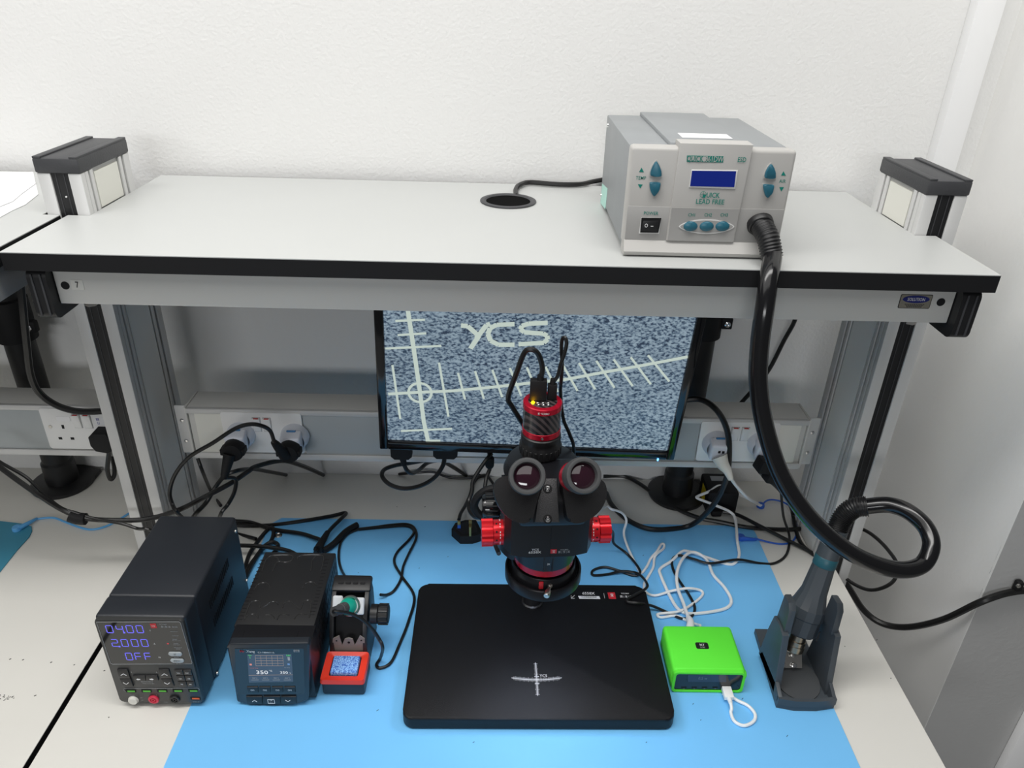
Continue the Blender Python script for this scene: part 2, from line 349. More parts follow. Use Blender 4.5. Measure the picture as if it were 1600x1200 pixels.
# ------------------------------------------------------------------ posts
def post(s, label):
    xc = s*XE; r = thing('bench_post', label, 'post', (xc, (YP+YPB)/2, 0), 'aluminium posts of the workbench'); h = .0325; zt = 1.486
    yc = (YP+YPB)/2
    bm = NB(); box(bm, xc-h+.004, xc+h-.004, YP+.004, YPB-.004, 0, zt); obj('core', bm, ALUD, r)
    for k in (-1, 1):                               # front corner bars
        bm = NB(); box(bm, xc+k*h-(.0195 if k > 0 else 0), xc+k*h+(.0195 if k < 0 else 0), YP, YP+.012, 0, zt, .0012); obj('corner_bar', bm, ALU, r)
    bm = NB(); box(bm, xc-.0125, xc+.0125, YP+.002, YP+.006, 0, zt); st = obj('black_strip', bm, BLK, r)
    for k in (-1, 1):
        bm = NB(); box(bm, xc+k*.006-.0006, xc+k*.006+.0006, YP+.0014, YP+.003, 0, zt); obj('strip_ridge', bm, CAP, st)
    for sd in (-1, 1):                              # side faces: ribs and cream panels
        xs = xc+sd*h
        for y0, y1 in ((YP+.0125, YP+.022), (YP+.027, YP+.036), (YPB-.036, YPB-.027), (YPB-.020, YPB)):
            bm = NB(); box(bm, xs-sd*.004, xs, y0, y1, 0, zt, .001); obj('side_rib', bm, ALU, r)
        bm = NB(); box(bm, xs-sd*.004, xs-sd*.0015, YP+.041, YPB-.041, S+.001, zt-.006); obj('side_panel', bm, PANEL, r)
        bm = NB(); box(bm, xs-sd*.004, xs-sd*.0015, YP+.041, YPB-.041, 0, S-.03); obj('side_panel', bm, mat('grey_side_panel', (.86, .855, .82), .5), r)
    bm = NB(); box(bm, xc-h-.001, xc+h+.001, YP-.002, YPB+.002, zt, zt+.022, .003); cp = obj('top_cap', bm, CAP, r)
    bm = NB(); box(bm, xc-h+.0, xc-h+.012, YP-.0015, YPB+.0015, zt+.021, zt+.0245, .001); obj('cap_ridge', bm, CAP, cp)
    bm = NB(); box(bm, xc+h-.012, xc+h, YP-.0015, YPB+.0015, zt+.021, zt+.0245, .001); obj('cap_ridge', bm, CAP, cp)
    if s < 0:
        bm = NB(); cyl(bm, (xc+.002, YP+.0005, zt-.035), (xc+.002, YP+.002, zt-.035), .0013, n=10); obj('white_dot', bm, WHITEP, st)
post(-1, 'aluminium post with black cap at the left end of the shelf')
post(1, 'aluminium post with black cap at the right end, beside the right wall')

# ------------------------------------------------------------------ socket trunking
YT = -.3475; ZT0, ZT1 = .9487, 1.056
def socket_plate(root, x0, zt, name='socket_plate', holes=()):
    x1 = x0+.146; z0 = zt-.086
    bm = NB(); prism(bm, [V((a, YT-.006, b_)) for a, b_ in rrect((x0+x1)/2, zt-.043, .073, .043, .004)], (0, .006, 0), .0015); pl = obj(name, bm, SOCK, root)
    for dx in (.012, .134):
        bm = NB(); cyl(bm, (x0+dx, YT-.0072, zt-.038), (x0+dx, YT-.005, zt-.038), .0033, n=12); obj('screw', bm, STEEL, pl)
    for dx in (.064, .083):
        bm = NB(); obox(bm, (x0+dx, YT-.0065, zt-.025), X, V((0, .99, .12)), V((0, -.12, .99)), .0068, .003, .014, .001); sw = obj('rocker_switch', bm, SOCK, pl)
        bm = NB(); box(bm, x0+dx-.0042, x0+dx+.0042, YT-.0105, YT-.0075, zt-.0135, zt-.0105); obj('red_flag', bm, REDP, pl)
        bm = NB(); box(bm, x0+dx-.0075, x0+dx+.0075, YT-.0063, YT-.0058, zt-.040, zt-.0098); obj('switch_gap', bm, GREYP, pl)
    for dx in holes:
        bm = NB()
        box(bm, x0+dx-.0022, x0+dx+.0022, YT-.0064, YT-.004, zt-.042, zt-.034)
        for k in (-1, 1): box(bm, x0+dx+k*.011-.0032, x0+dx+k*.011+.0032, YT-.0064, YT-.004, zt-.0655, zt-.0605)
        obj('pin_holes', bm, BLKM, pl)
    return pl
def trunking(root, x0, x1, panels):
    ybk = -.285
    bm = NB(); box(bm, x0, x1, YT+.004, ybk, ZT0, ZT1, .001); obj('housing', bm, BEAM, root)
    bm = NB(); box(bm, x0, x1, YT-.004, YT+.004, ZT1-.010, ZT1, .001); obj('top_lip', bm, ALU, root)
    bm = NB(); box(bm, x0, x1, YT-.004, YT+.004, ZT0, ZT0+.012, .001); obj('bottom_lip', bm, ALU, root)
    for a, b_, m in panels:
        bm = NB(); box(bm, a+.0006, b_-.0006, YT-.001, YT+.004, ZT0+.0125, ZT1-.0105, .0006); obj('blank_panel', bm, m, root)
PX1, PX2 = -.5114, .3677
tk = thing('socket_trunking', 'grey socket trunking fixed between the two posts behind the monitor', 'trunking', (0, YT, ZT0))
trunking(tk, -.574, .567, ((-.562, PX1, PANEL), (PX1+.146, -.10, BLUEG), (.046+.0, PX2, BLUEG), (PX2+.146, .556, PANEL)))
socket_plate(tk, PX1, 1.0517); socket_plate(tk, PX2, 1.0517); socket_plate(tk, -.10, 1.0517)
for s, xx in ((-1, -.575), (1, .568)):
    bm = NB(); box(bm, min(xx, xx+s*.026), max(xx, xx+s*.026), YT+.010, YT+.014, ZT0+.002, ZT1-.002, .003); br = obj('end_bracket', bm, ALU, tk)
    bm = NB(); box(bm, min(xx, xx+s*.004), max(xx, xx+s*.004), YT, -.285, ZT0, ZT1, .001); obj('end_plate', bm, BEAM, tk)
    for dz in (.03, .075):
        bm = NB(); lathe(bm, (xx+s*.015, YT+.010, ZT0+dz), (0, -1, 0), [(.004, 0), (.0036, .002), (0, .003)], 12); obj('screw', bm, CHROME, br)
tl = thing('socket_trunking', 'grey socket trunking on the neighbouring bench at far left', 'trunking', (-1.2, YT, ZT0))
q = at_y(63, 638, YT)
trunking(tl, -2.0, -.71, ((-1.6, q.x, BLUEG), (q.x+.146, -.712, PANEL)))
pl = socket_plate(tl, q.x, 1.0517, holes=(.035,))
bm = NB(); box(bm, q.x+.028, q.x+.052, YT-.0066, YT-.0058, 1.0517-.026, 1.0517-.016); obj('paper_label', bm, PAPER, pl)
p = at_y(156, 655, YT); bm = NB(); box(bm, p.x-.007, p.x+.012, YT-.0066, YT-.0058, p.z-.008, p.z+.008); obj('paper_label', bm, PAPER, pl)
text('BE', .0075, (p.x, YT-.0068, p.z+.0035), mat('blue_ink', (.05, .05, .3), .6), pl, bold=0.0080); text('LI', .0075, (p.x, YT-.0068, p.z-.0045), mat('blue_ink', (.05, .05, .3), .6), pl, bold=0.0080)

# ------------------------------------------------------------------ monitor poles
def pole(x, y, ztop, zc, label, grp):
    r = thing('monitor_pole', label, 'monitor stand', (x, y, T), grp)
    bm = NB(); lathe(bm, (x, y, T), Z_, [(0, 0), (.062, 0), (.064, .004), (.064, .008), (.058, .012), (0, .012)], 40); obj('base_disc', bm, BLK, r)
    bm = NB(); box(bm, x-.02, x+.062, y+.0, y+.045, T+.0005, T+.010, .001); obj('clamp_plate', bm, BLK, r)
    bm = NB(); lathe(bm, (x, y, T), Z_, [(.032, .011), (.033, .02), (.032, .06), (.028, .065), (.028, ztop-T), (0, ztop-T)], 32); obj('tube', bm, BLK, r)
    bm = NB(); lathe(bm, (x, y, zc), Z_, [(.029, -.045), (.036, -.042), (.036, .042), (.029, .045)], 32); cl = obj('collar', bm, BLKM, r)
    bm = NB(); box(bm, x+.030, x+.052, y-.02, y-.004, zc-.022, zc+.002, .003); lug = obj('clamp_lug', bm, BLKM, r)
    bm = NB(); lathe(bm, (x+.041, y-.02, zc-.010), (0, -1, 0), [(0, 0), (.006, 0), (.006, .003), (.003, .004), (0, .002)], 12); obj('socket_screw', bm, CHROME, lug)
    return r
p = at_z(108, 738, T+.01); pole(p.x, -.168, 1.38, 1.145, 'black monitor pole on a round base, far left behind the left post', 'monitor poles')
pr_ = pole(.396, -.168, 1.34, 1.185, 'black monitor pole on a round base, behind the lit monitor', 'monitor poles')

# ------------------------------------------------------------------ monitor
MO = V((.047, -.455, 1.059)); my, mt, mr_ = math.radians(.7), math.radians(5), math.radians(1.9)
MR = Matrix.Rotation(my, 3, 'Z') @ Matrix.Rotation(mt, 3, 'X') @ Matrix.Rotation(mr_, 3, 'Y')
mux, muy, muz = MR @ X, MR @ Y_, MR @ Z_
mon = thing('monitor', 'black wide monitor showing a speckled picture with a cross scale, behind the microscope', 'monitor', tuple(MO))
def MP(x, z, y=0): return MO+mux*x+muz*z+muy*y
SW, SH = .476, .268
bm = NB(); obox(bm, MP(0, SH/2-.002, .017), mux, muy, muz, SW/2+.008, .015, SH/2+.009, .004); obj('housing', bm, BLK, mon)
def bar(x0, x1, z0, z1, name='bezel'):
    bm = NB(); obox(bm, MP((x0+x1)/2, (z0+z1)/2, .0), mux, muy, muz, (x1-x0)/2, .005, (z1-z0)/2, .0025); return obj(name, bm, BLKG, mon)
bar(-SW/2-.0145, -SW/2, -.0175, SH+.014); bar(SW/2, SW/2+.0145, -.0175, SH+.014); bar(-SW/2, SW/2, SH, SH+.014); lowb = bar(-SW/2-.001, SW/2+.001, -.0175, 0)
bm = NB(); prism(bm, [MP(a, b_, .0005) for a, b_ in ((-SW/2, 0), (SW/2, 0), (SW/2, SH), (-SW/2, SH))], muy*.002); scr = obj('screen', bm, SCR, mon)
# the cross scale shown on the screen, laid over the picture
def ms(px, py): q_ = at_plane(px, py, MO, muy)-MO; return q_.dot(mux), q_.dot(muz)
def mline(bm, a, b_, wd, d=-.0002):
    a, b_ = V((*a, 0)), V((*b_, 0)); k = (b_-a); L = k.length/2; k.normalize(); k3 = mux*k.x+muz*k.y; n3 = mux*(-k.y)+muz*k.x; c = (a+b_)/2
    obox(bm, MP(c.x, c.y, d), k3, muy, n3, L, .0002, wd/2)
c5 = crop(560, 470, .35)
def clampx(p_): return (max(-SW/2, min(SW/2, p_[0])), max(0, min(SH, p_[1])))
bm = NB()
def L5(pts, wd):
    q_ = [clampx(ms(*c5(*p_))) for p_ in pts]
    for a, b_ in zip(q_[:-1], q_[1:]): mline(bm, a, b_, wd)
L5([(133, 416), (275, 408), (420, 402), (600, 385), (757, 368), (930, 350), (1100, 318), (1280, 286), (1470, 250)], .0052)
L5([(220, 38), (245, 200), (275, 408), (292, 540), (310, 622)], .0068)
for a, b_ in (((165, 90), (297, 84)), ((175, 153), (303, 145)), ((120, 213), (370, 201)), ((190, 581), (418, 571)), ((152, 287), (187, 527)), ((360, 276), (402, 517)), ((445, 322), (476, 440)), ((521, 314), (560, 437)), ((598, 308), (642, 430)), ((676, 300), (727, 424)), ((752, 297), (800, 412)), ((835, 294), (890, 406)), ((912, 286), (978, 402)), ((985, 278), (1057, 395)), ((1062, 268), (1143, 388)), ((1140, 262), (1224, 380)), ((1216, 252), (1305, 372)), ((1293, 243), (1388, 360)), ((300, 624), (366, 624))): L5([a, b_], .0036)
cc = ms(*c5(275, 410)); R1 = .0185
for i in range(28):
    a0, a1 = i*math.pi/14, (i+1)*math.pi/14; mline(bm, (cc[0]+R1*math.cos(a0), cc[1]+R1*math.sin(a0)), (cc[0]+R1*math.cos(a1), cc[1]+R1*math.sin(a1)), .0042)
obj('scale_lines', bm, SCRL, mon)
bm = NB()
L5([(458, 110), (488, 113), (538, 157), (500, 213)], .0075); L5([(526, 168), (572, 108), (588, 103)], .0075)
L5([(697, 104), (618, 107), (588, 122), (578, 148), (590, 178), (625, 196), (697, 196)], .0075)
L5([(845, 98), (760, 102), (730, 112), (724, 127), (740, 140), (785, 144), (825, 146), (842, 156), (845, 172), (828, 187), (780, 190), (715, 194)], .0075)
obj('screen_lettering', bm, SCRL, mon)
bm = NB()
for cx, cy in ((207, 228), (322, 497), (707, 632), (1010, 640)): 
    a = ms(*c5(cx, cy)); mline(bm, (a[0]-.003, a[1]), (a[0]+.003, a[1]+.001), .004)
obj('dark_specks', bm, emis('screen_dark_speck', (.02, .04, .07), 1), mon)
p = ms(1027, 715); bm = NB(); obox(bm, MP(p[0], p[1], -.0055), mux, muy, muz, .0012, .0006, .0024); obj('power_light', bm, LEDB, mon)
bm = NB(); a = MP(.10, SH*.62, .034); obox(bm, a, mux, muy, muz, .05, .005, .05, .003); obj('mount_plate', bm, BLK, mon)
bm = NB(); tube(bm, [a+muy*.004, a+V((.06, .07, -.0)), V((.345, -.24, 1.21)), V((.366, -.185, 1.185))], .018, 12); obj('mount_arm', bm, BLK, mon)

# ------------------------------------------------------------------ mats
def rounded_poly(pts, z): return [V((p_.x, p_.y, z)) for p_ in chaikin([V(q_) for q_ in pts], 0)]
mb = NB(); TM = T+.0022
cor = [V((-.474, -1.0, 0)), V((.536, -1.0, 0)), V((.536, -.30, 0))]
for k in range(1, 6): a = math.radians(90*k/5); cor.append(V((.536-.028+.028*math.cos(a), -.30+.022*math.sin(a), 0)))
cor += [V((-.455, -.278, 0)), V((-.474, -.30, 0))]
prism(mb, [V((p_.x, p_.y, TM)) for p_ in cor], (0, 0, -.002), .0006, 1)
mat_t = obj('bench_mat', mb, MATB, loc=(.03, -.6, T)); tag(mat_t, 'large sky blue rubber mat on the worktop under the microscope', 'mat')
bm = NB()
for px, py in ((665, 1095), (1095, 1125), (1010, 1160), (740, 1160), (560, 895), (655, 888), (1083, 1100), (1160, 1092), (1005, 868), (590, 1110), (700, 870), (640, 858), (700, 1010), (1230, 1150)):
    q = at_z(px, py, TM); obox(bm, q+V((0, 0, .0003)), V((.7, .7, 0)), V((-.7, .7, 0)), Z_, rg.uniform(.0008, .0022), .0005, .0002)
o = obj('specks', bm, mat('mat_speck', (.04, .12, .25), .6), mat_t); o['kind'] = 'stuff'
q = at_z(435, 837, TM)
bm = NB(); lathe(bm, (q.x, q.y, TM), Z_, [(.0075, 0), (.0075, .0015), (.005, .003), (.0035, .0015), (0, .0015)], 20); obj('snap_stud', bm, STEEL, mat_t)
bm = NB(); P = [at_z(a, b_, T+.0022) for a, b_ in ((-60, 960), (-60, 814), (0, 814), (38, 818), (49, 822), (50, 829), (46, 838), (26, 860), (0, 893))]; prism(bm, P, (0, 0, -.002), .0005, 1)
tag(obj('bench_mat', bm, MATT, loc=(P[2].x, P[2].y, T)), 'corner of a dark teal mat on the left worktop under a blue snap', 'mat')

# ------------------------------------------------------------------ hot air station on the shelf
QY = -.53; c4 = crop(920, 160, .216688)
hs = thing('hot_air_station', 'grey and white hot air rework station with blue display on the shelf', 'hot air station', (.268, -.40, S))
def q4(cx, cy, y=QY): return at_y(*c4(cx, cy), y)
def q4p(cx, cy, y=QY): p_ = q4(cx, cy, y); return V((p_.x, y, p_.z))
bm = NB(); box(bm, .1610, .3755, QY+.022, -.252, S+.009, 1.567, .002); obj('steel_body', bm, STATS, hs)
bm = NB(); box(bm, .214, .318, QY+.022, -.249, 1.565, 1.5725, .0015); rt = obj('raised_top', bm, STATS, hs)
bm = NB(); box(bm, .160, .3765, QY, QY+.024, 1.4385, 1.570, .005, 3); fr = obj('front_shell', bm, STATG, hs)
bm = NB(); zb = q4(700, 755).z; box(bm, .1625, .374, QY-.0012, QY, 1.446, zb, .0008); obj('lower_band', bm, STATM, hs)
bm = NB(); x0, x1 = q4(640, 400).x, q4(1160, 400).x
prism(bm, [V((a, QY-.004, b_)) for a, b_ in ((x0-.002, 1.447), (x1-.003, 1.447), (x1+.001, 1.5765), (x0, 1.5765))], (0, .028, 0), .0015); obj('centre_panel', bm, STATG, hs)
bm = NB(); prism(bm, [V((a, QY-.0046, b_)) for a, b_ in ((x0, 1.4475), (x1-.005, 1.4475), (x1-.003, zb), (x0, zb))], (0, .0006, 0)); obj('centre_lower_band', bm, STATM, hs)
bm = NB(); prism(bm, [V((.1615, y_, z_)) for y_, z_ in ((QY+.02, S+.002), (QY-.006, S+.002), (QY-.010, S+.008), (QY-.001, 1.4462), (QY+.02, 1.4462))], (.2135, 0, 0)); obj('kick_plate', bm, STATG, hs)
for sx in (.175, .36):
    for sy in (-.51, -.29):
        bm = NB(); cyl(bm, (sx, sy, S), (sx, sy, S+.0125), .008); obj('rubber_foot', bm, BLKM, hs)
QC = QY-.0047
def fpoly(pts, y, d, m, name, sm=0, bev=0, parent=None):
    P_ = [q4p(a, b_, y) for a, b_ in pts]
    if sm: P_ = chaikin(P_, sm)
    bm = NB(); prism(bm, [p_+V((0, -d, 0)) for p_ in P_], (0, d, 0), bev); return obj(name, bm, m, parent or hs)
for pts in ([(487, 412), (500, 430), (525, 485), (532, 532), (520, 540), (455, 540), (430, 528), (445, 470), (472, 425)], [(428, 572), (445, 567), (510, 567), (525, 574), (520, 610), (495, 660), (467, 688), (448, 665), (432, 620)], [(1316, 432), (1330, 450), (1348, 500), (1353, 545), (1340, 555), (1275, 553), (1253, 545), (1268, 490), (1298, 445)], [(1246, 588), (1262, 582), (1330, 585), (1342, 592), (1335, 630), (1312, 672), (1284, 699), (1264, 675), (1250, 630)]):
    fpoly(pts, QY, .0012, STATG, 'button_surround', 1)
    cx = sum(p_[0] for p_ in pts)/len(pts); cy = sum(p_[1] for p_ in pts)/len(pts)
    fpoly([(cx+(a-cx)*.84, cy+(b_-cy)*.86) for a, b_ in pts], QY-.001, .004, TEALB, 'arrow_button', 1, .0012)
for pts in ([(380, 470), (397, 503), (363, 501)], [(354, 590), (388, 592), (370, 620)], [(1404, 496), (1420, 528), (1386, 526)], [(1373, 610), (1407, 611), (1388, 642)]): fpoly(pts, QY, .0004, TEALP, 'arrow_mark')
def t4(s, cx, cy, size, m=TEALP, y=QY, **k): p_ = q4p(cx, cy, y); return text(s, size, p_, m, hs, **k)
t4('TEMP', 375, 546, .0065, bold=0.0040, xs=1.15); t4('AIR', 1396, 569, .0065, bold=0.0040, xs=1.15); t4('POWER', 448, 800, .0065, y=QY-.0014, xs=1.15, bold=0.0040)
for s, cx in (('CH1', 743), ('CH2', 860), ('CH3', 976)): t4(s, cx, 812, .0065, y=QC, xs=1.1, bold=0.0040)
fpoly([(708, 383), (972, 388), (968, 433), (706, 428)], QY-.0041, .0003, TEALP, 'logo_frame')
fpoly([(713, 388), (842, 390), (828, 427), (711, 424)], QY-.0045, .0002, STATG, 'logo_field')
fpoly([(842, 390), (850, 390), (836, 428), (828, 427)], QY-.0047, .0002, STATG, 'logo_slash')
t4('QUICK', 766, 407, .0105, y=QY-.0050, bold=0.0140, xs=.85); t4('861DW', 905, 411, .0100, STATG, QY-.0046, bold=0.0080, xs=.95); t4('ESD', 1104, 415, .0088, y=QC, bold=0.0120)
fpoly([(740, 484), (1074, 489), (1056, 624), (722, 612)], QY-.004, .0015, mat('pale_bezel', (.68, .68, .67), .4), 'display_bezel', 0, .001)
fpoly([(744, 492), (1062, 496), (1048, 610), (730, 603)], QY-.0053, .0007, LCD, 'display')
t4('UICK', 895, 671, .0095, y=QC, bold=0.0160, xs=1.05); t4('LEAD FREE', 874, 718, .0092, y=QC, bold=0.0120, xs=1.15)
p = q4p(824, 664, QC); bm = NB(); lathe(bm, p, (0, -1, 0), [(.0038, 0), (.0042, .0002), (.0042, .0005), (.0038, .0005)], 24, close=True); box(bm, p.x, p.x+.0035, QC-.0004, QC, p.z-.0042, p.z-.0004); stroke(bm, [(p.x-.004, p.z), (p.x+.004, p.z)], .0004, QC-.0003, .0002); stroke(bm, [(p.x, p.z-.004), (p.x, p.z+.004)], .0004, QC-.0003, .0002); obj('logo_disc', bm, TEALP, hs)
P = []
for k in range(40):
    a = k*2*math.pi/40; P.append((849+200*math.cos(a), 895+52*math.sin(a)*(abs(math.sin(a))**.35)))
fpoly(P, QC, .0008, mat('pale_bezel', (.68, .68, .67), .4), 'button_oval')
fpoly([(849+(a-849)*.95, 895+(b_-895)*.86) for a, b_ in P], QC-.0006, .0005, STATM, 'button_oval_inner')
for cx in (732, 848, 962):
    p = q4p(cx, 892, QC); bm = NB(); lathe(bm, p, (0, -1, 0), [(.0095, 0), (.0095, .0015), (.0088, .0017), (.0085, .003), (.0072, .0038), (0, .0042)], 28)
    for v in bm.verts: v.co.z = p.z+(v.co.z-p.z)*.72
    o = obj('channel_button', bm, TEALB, hs)
fpoly([(378, 828), (522, 831), (505, 945), (360, 944)], QY-.001, .0012, mat('pale_bezel', (.68, .68, .67), .4), 'switch_recess')
fpoly([(380, 830), (522, 832), (500, 938), (370, 936)], QY-.002, .0015, BLKM, 'switch_frame')
sw = fpoly([(390, 850), (502, 852), (490, 928), (378, 925)], QY-.003, .003, BLK, 'power_switch', 0, .001)
t4('O', 414, 889, .0075, WHITEP, QY-.0061, bold=0.0080); t4('–', 456, 890, .009, WHITEP, QY-.0061, bold=0.0120)
for cx, cy in ((120, 165), (72, 670)):
    p = at_x(*c4(cx+20, cy), .1610); bm = NB(); lathe(bm, p, (-1, 0, 0), [(.0036, 0), (.003, .0018), (0, .0024)], 12); obj('case_screw', bm, CHROME, hs)
bm = NB(); P = [at_x(*c4(a+10, b_-4), .1610) for a, b_ in ((88, 590), (125, 625), (110, 775), (75, 730))]; prism(bm, P, (-.0004, 0, 0)); stk_ = obj('side_sticker', bm, mat('mint_sticker', (.45, .75, .66), .5), hs)
bm = NB(); P = [at_z(a, b_, 1.5727) for a, b_ in ((1058.5, 208), (1135, 210), (1145, 217), (1066, 215))]; prism(bm, P, (0, 0, .0003)); obj('top_sticker', bm, PAPER, hs)
p = (P[0]+P[1]+P[2]+P[3])/4+V((-.02, 0, .0006)); text('A', .006, p, GREYP, hs, uz=Y_); text('86', .006, p+V((.012, 0, 0)), GREYP, hs, uz=Y_)
# hose, handle and nozzle
hg = thing('hot_air_gun', 'black hose with slate hot air handpiece standing nose down in the plastic holder', 'hot air gun', (.49, -.66, T))
p0 = at_y(1188, 351, QY-.004); p1 = at_y(1207, 398, QY-.040)
hp = [p1, at_y(1202, 430, -.605), at_y(1195, 480, -.625), at_y(1187, 540, -.635), at_y(1185, 600, -.645), at_y(1196, 670, -.66), at_y(1222, 745, -.68), at_y(1268, 812, -.70), at_y(1330, 864, -.71), at_y(1395, 889, -.705), at_y(1438, 884, -.69), at_y(1455, 855, -.67), at_y(1447, 825, -.645), at_y(1420, 800, -.62), at_y(1389, 789, -.60), at_y(1355, 791, -.59)]
hp2 = hp[-1]
c3 = crop(1280, 740, 1/6)
cor_ = [hp2, at_y(*c3(330, 320), -.585), at_y(*c3(240, 390), -.585), at_y(*c3(190, 480), -.59), at_y(*c3(150, 590), -.60)]
bm = NB(); tube(bm, [p0, p0*.5+p1*.5+V((0, -.004, .004))]+hp, .0125, 16, 8); obj('hose', bm, HOSE, hg)
def ribbed(pts, r, rings, name, par, r2=None):
    P_ = spline(pts, 14); L = [0]
    for a, b_ in zip(P_[:-1], P_[1:]): L.append(L[-1]+(b_-a).length)
    n_ = rings*4; Q_ = []; k = 0
    for i in range(n_+1):
        d = L[-1]*i/n_
        while k < len(L)-2 and L[k+1] < d: k += 1
        t = (d-L[k])/max(L[k+1]-L[k], 1e-9); Q_.append(P_[k].lerp(P_[k+1], t))
    bm = NB(); tube(bm, Q_, r, 16, 0, rad=lambda f: r*(1.0 if int(round(f*n_)) % 4 in (0, 1) else .90)); return obj(name, bm, BLK, par, sharp=60)
bm = NB(); lathe(bm, p0, (.05, -.9, -.45), [(.0175, -.004), (.0175, .002), (.0165, .004), (.0145, .005)], 28); obj('hose_collar', bm, BLK, hg)
ribbed([p0, p0*.5+p1*.5+V((0, -.004, .004)), p1+V((0, 0, -.004))], .0150, 13, 'ribbed_sleeve', hg)
ribbed(cor_, .0165, 24, 'ribbed_sleeve', hg)
# the handpiece axis
g0 = at_y(1237, 1017, -.655); g1 = at_y(1308, 828, -.60); ga = (g1-g0).normalized(); GL = (g1-g0).length
def gp(px, py): # height along the handpiece of a photo point
    d = ray(px, py); n_ = ga.cross(d).cross(d); return (CAM-g0).dot(n_)/ga.dot(n_)
h1, h2, h3, h4, h5, h6 = gp(1245, 985), gp(1254, 960), gp(1262, 945), gp(1275, 925), gp(1293, 885), gp(1297, 872)
bm = NB(); lathe(bm, g0, ga, [(.0235, h1), (.0265, h1+.003), (.027, h2), (.0285, h2+.002), (.0285, h3), (.0265, h3+.004), (.0205, h4), (.0175, h5)], 14); obj('handle', bm, GUN, hg, sharp=15)
bm = NB(); lathe(bm, g0, ga, [(.0176, h5-.001), (.0182, h5), (.0182, h6), (.0176, h6+.001)], 28); obj('teal_collar', bm, GUNT, hg)
bm = NB(); lathe(bm, g0, ga, [(.0175, h6), (.0168, h6+.02), (.0165, GL), (0, GL)], 28); obj('handle_neck', bm, GUN, hg)
bm = NB(); lathe(bm, g0, ga, [(.0140, h1+.01), (.0140, h1-.014), (.0158, h1-.014), (.0158, h1-.022), (.0168, h1-.022), (.0168, h1-.032), (.0145, h1-.034), (0, h1-.034)], 28); obj('nozzle', bm, mat('heat_tinted_steel', (.42, .36, .28), .28, metal=1), hg)
p = gp(1250, 970); su = (CAM-g0).cross(ga).normalized(); sn = ga.cross(su)
bm = NB(); obox(bm, g0+ga*(h1+.012)-su*.019+V((0, -.0185, .006)), su, sn, ga, .0012, .002, .008); obj('vent_slot', bm, BLKM, hg)
# the holder
gh = thing('gun_holder', 'slate plastic stand holding the hot air handpiece at the right edge of the blue mat', 'holder', (.488, -.65, T))
c6 = crop(1180, 860, .225)
def hz(cx, cy, z): return at_z(*c6(cx, cy), z)
x0, x1, yf, yb = .443, .535, -.731, -.575
bm = NB(); prism(bm, [V((a, b_, T+.0005)) for a, b_ in ((x0, yf+.002), (.470, yf-.004), (.505, yf-.004), (x1, yf+.002), (x1-.001, yb), (x0+.010, yb))], (0, 0, .012)); obj('base', bm, GUN, gh)
bm = NB(); prism(bm, [V((a, b_, T+.012)) for a, b_ in ((x0, yf), (.470, yf-.005), (.505, yf-.005), (x1, yf), (x1, yf+.006), (.505, yf+.001), (.470, yf+.001), (x0, yf+.006))], (0, 0, .013)); obj('front_lip', bm, GUN, gh)
bm = NB(); prism(bm, [V((.489+.036*math.cos(a*.2), -.683+.042*math.sin(a*.2), T+.0145)) for a in range(32)], (0, 0, -.003)); obj('tray_dish', bm, mat('slate_plastic_light', (.07, .075, .08), .5), gh)
for sd, xx in ((-1, x0), (1, x1)):                    # the stepped cheeks
    prof = [(-.712, .7625), (-.706, .786), (-.692, .870), (-.672, .873), (-.660, .873), (-.648, .868), (-.640, .83), (-.628, .7625)]
    bm = NB(); prism(bm, [V((xx, a, b_)) for a, b_ in prof], (-sd*.010, 0, 0), .002); obj('cheek', bm, GUN, gh)
    bm = NB(); prism(bm, [V((xx, a, b_)) for a, b_ in ((-.728, .7625), (-.728, .7755), (-.708, .784), (-.640, .780), (-.630, .7625))], (-sd*.006, 0, 0), .0015); obj('side_wall', bm, GUN, gh)
    bm = NB(); prism(bm, [V((xx-sd*.003, a, b_)) for a, b_ in ((-.686, .868), (-.684, .914), (-.676, .924), (-.656, .922), (-.650, .868))], (-sd*.011, 0, 0), .003); obj('fork_arm', bm, GUN, gh)
bm = NB(); P = [V((.462, -.668, T+.022)), V((.502, -.668, T+.022)), V((.502, -.645, T+.055)), V((.462, -.645, T+.055))]; prism(bm, P, (0, .002, .001)); sp = obj('metal_bracket', bm, STEEL, gh)
for dx in (.470, .488):
    bm = NB(); lathe(bm, (dx, -.6665, T+.0265), (0, -.8, .55), [(.0042, 0), (.004, .003), (0, .004)], 14); obj('bracket_screw', bm, CHROME, gh)
    bm = NB(); lathe(bm, (dx-.002, -.657, T+.041), (0, -.8, .55), [(.0042, 0), (.004, .003), (0, .004)], 14); obj('bracket_screw', bm, STEEL, gh)

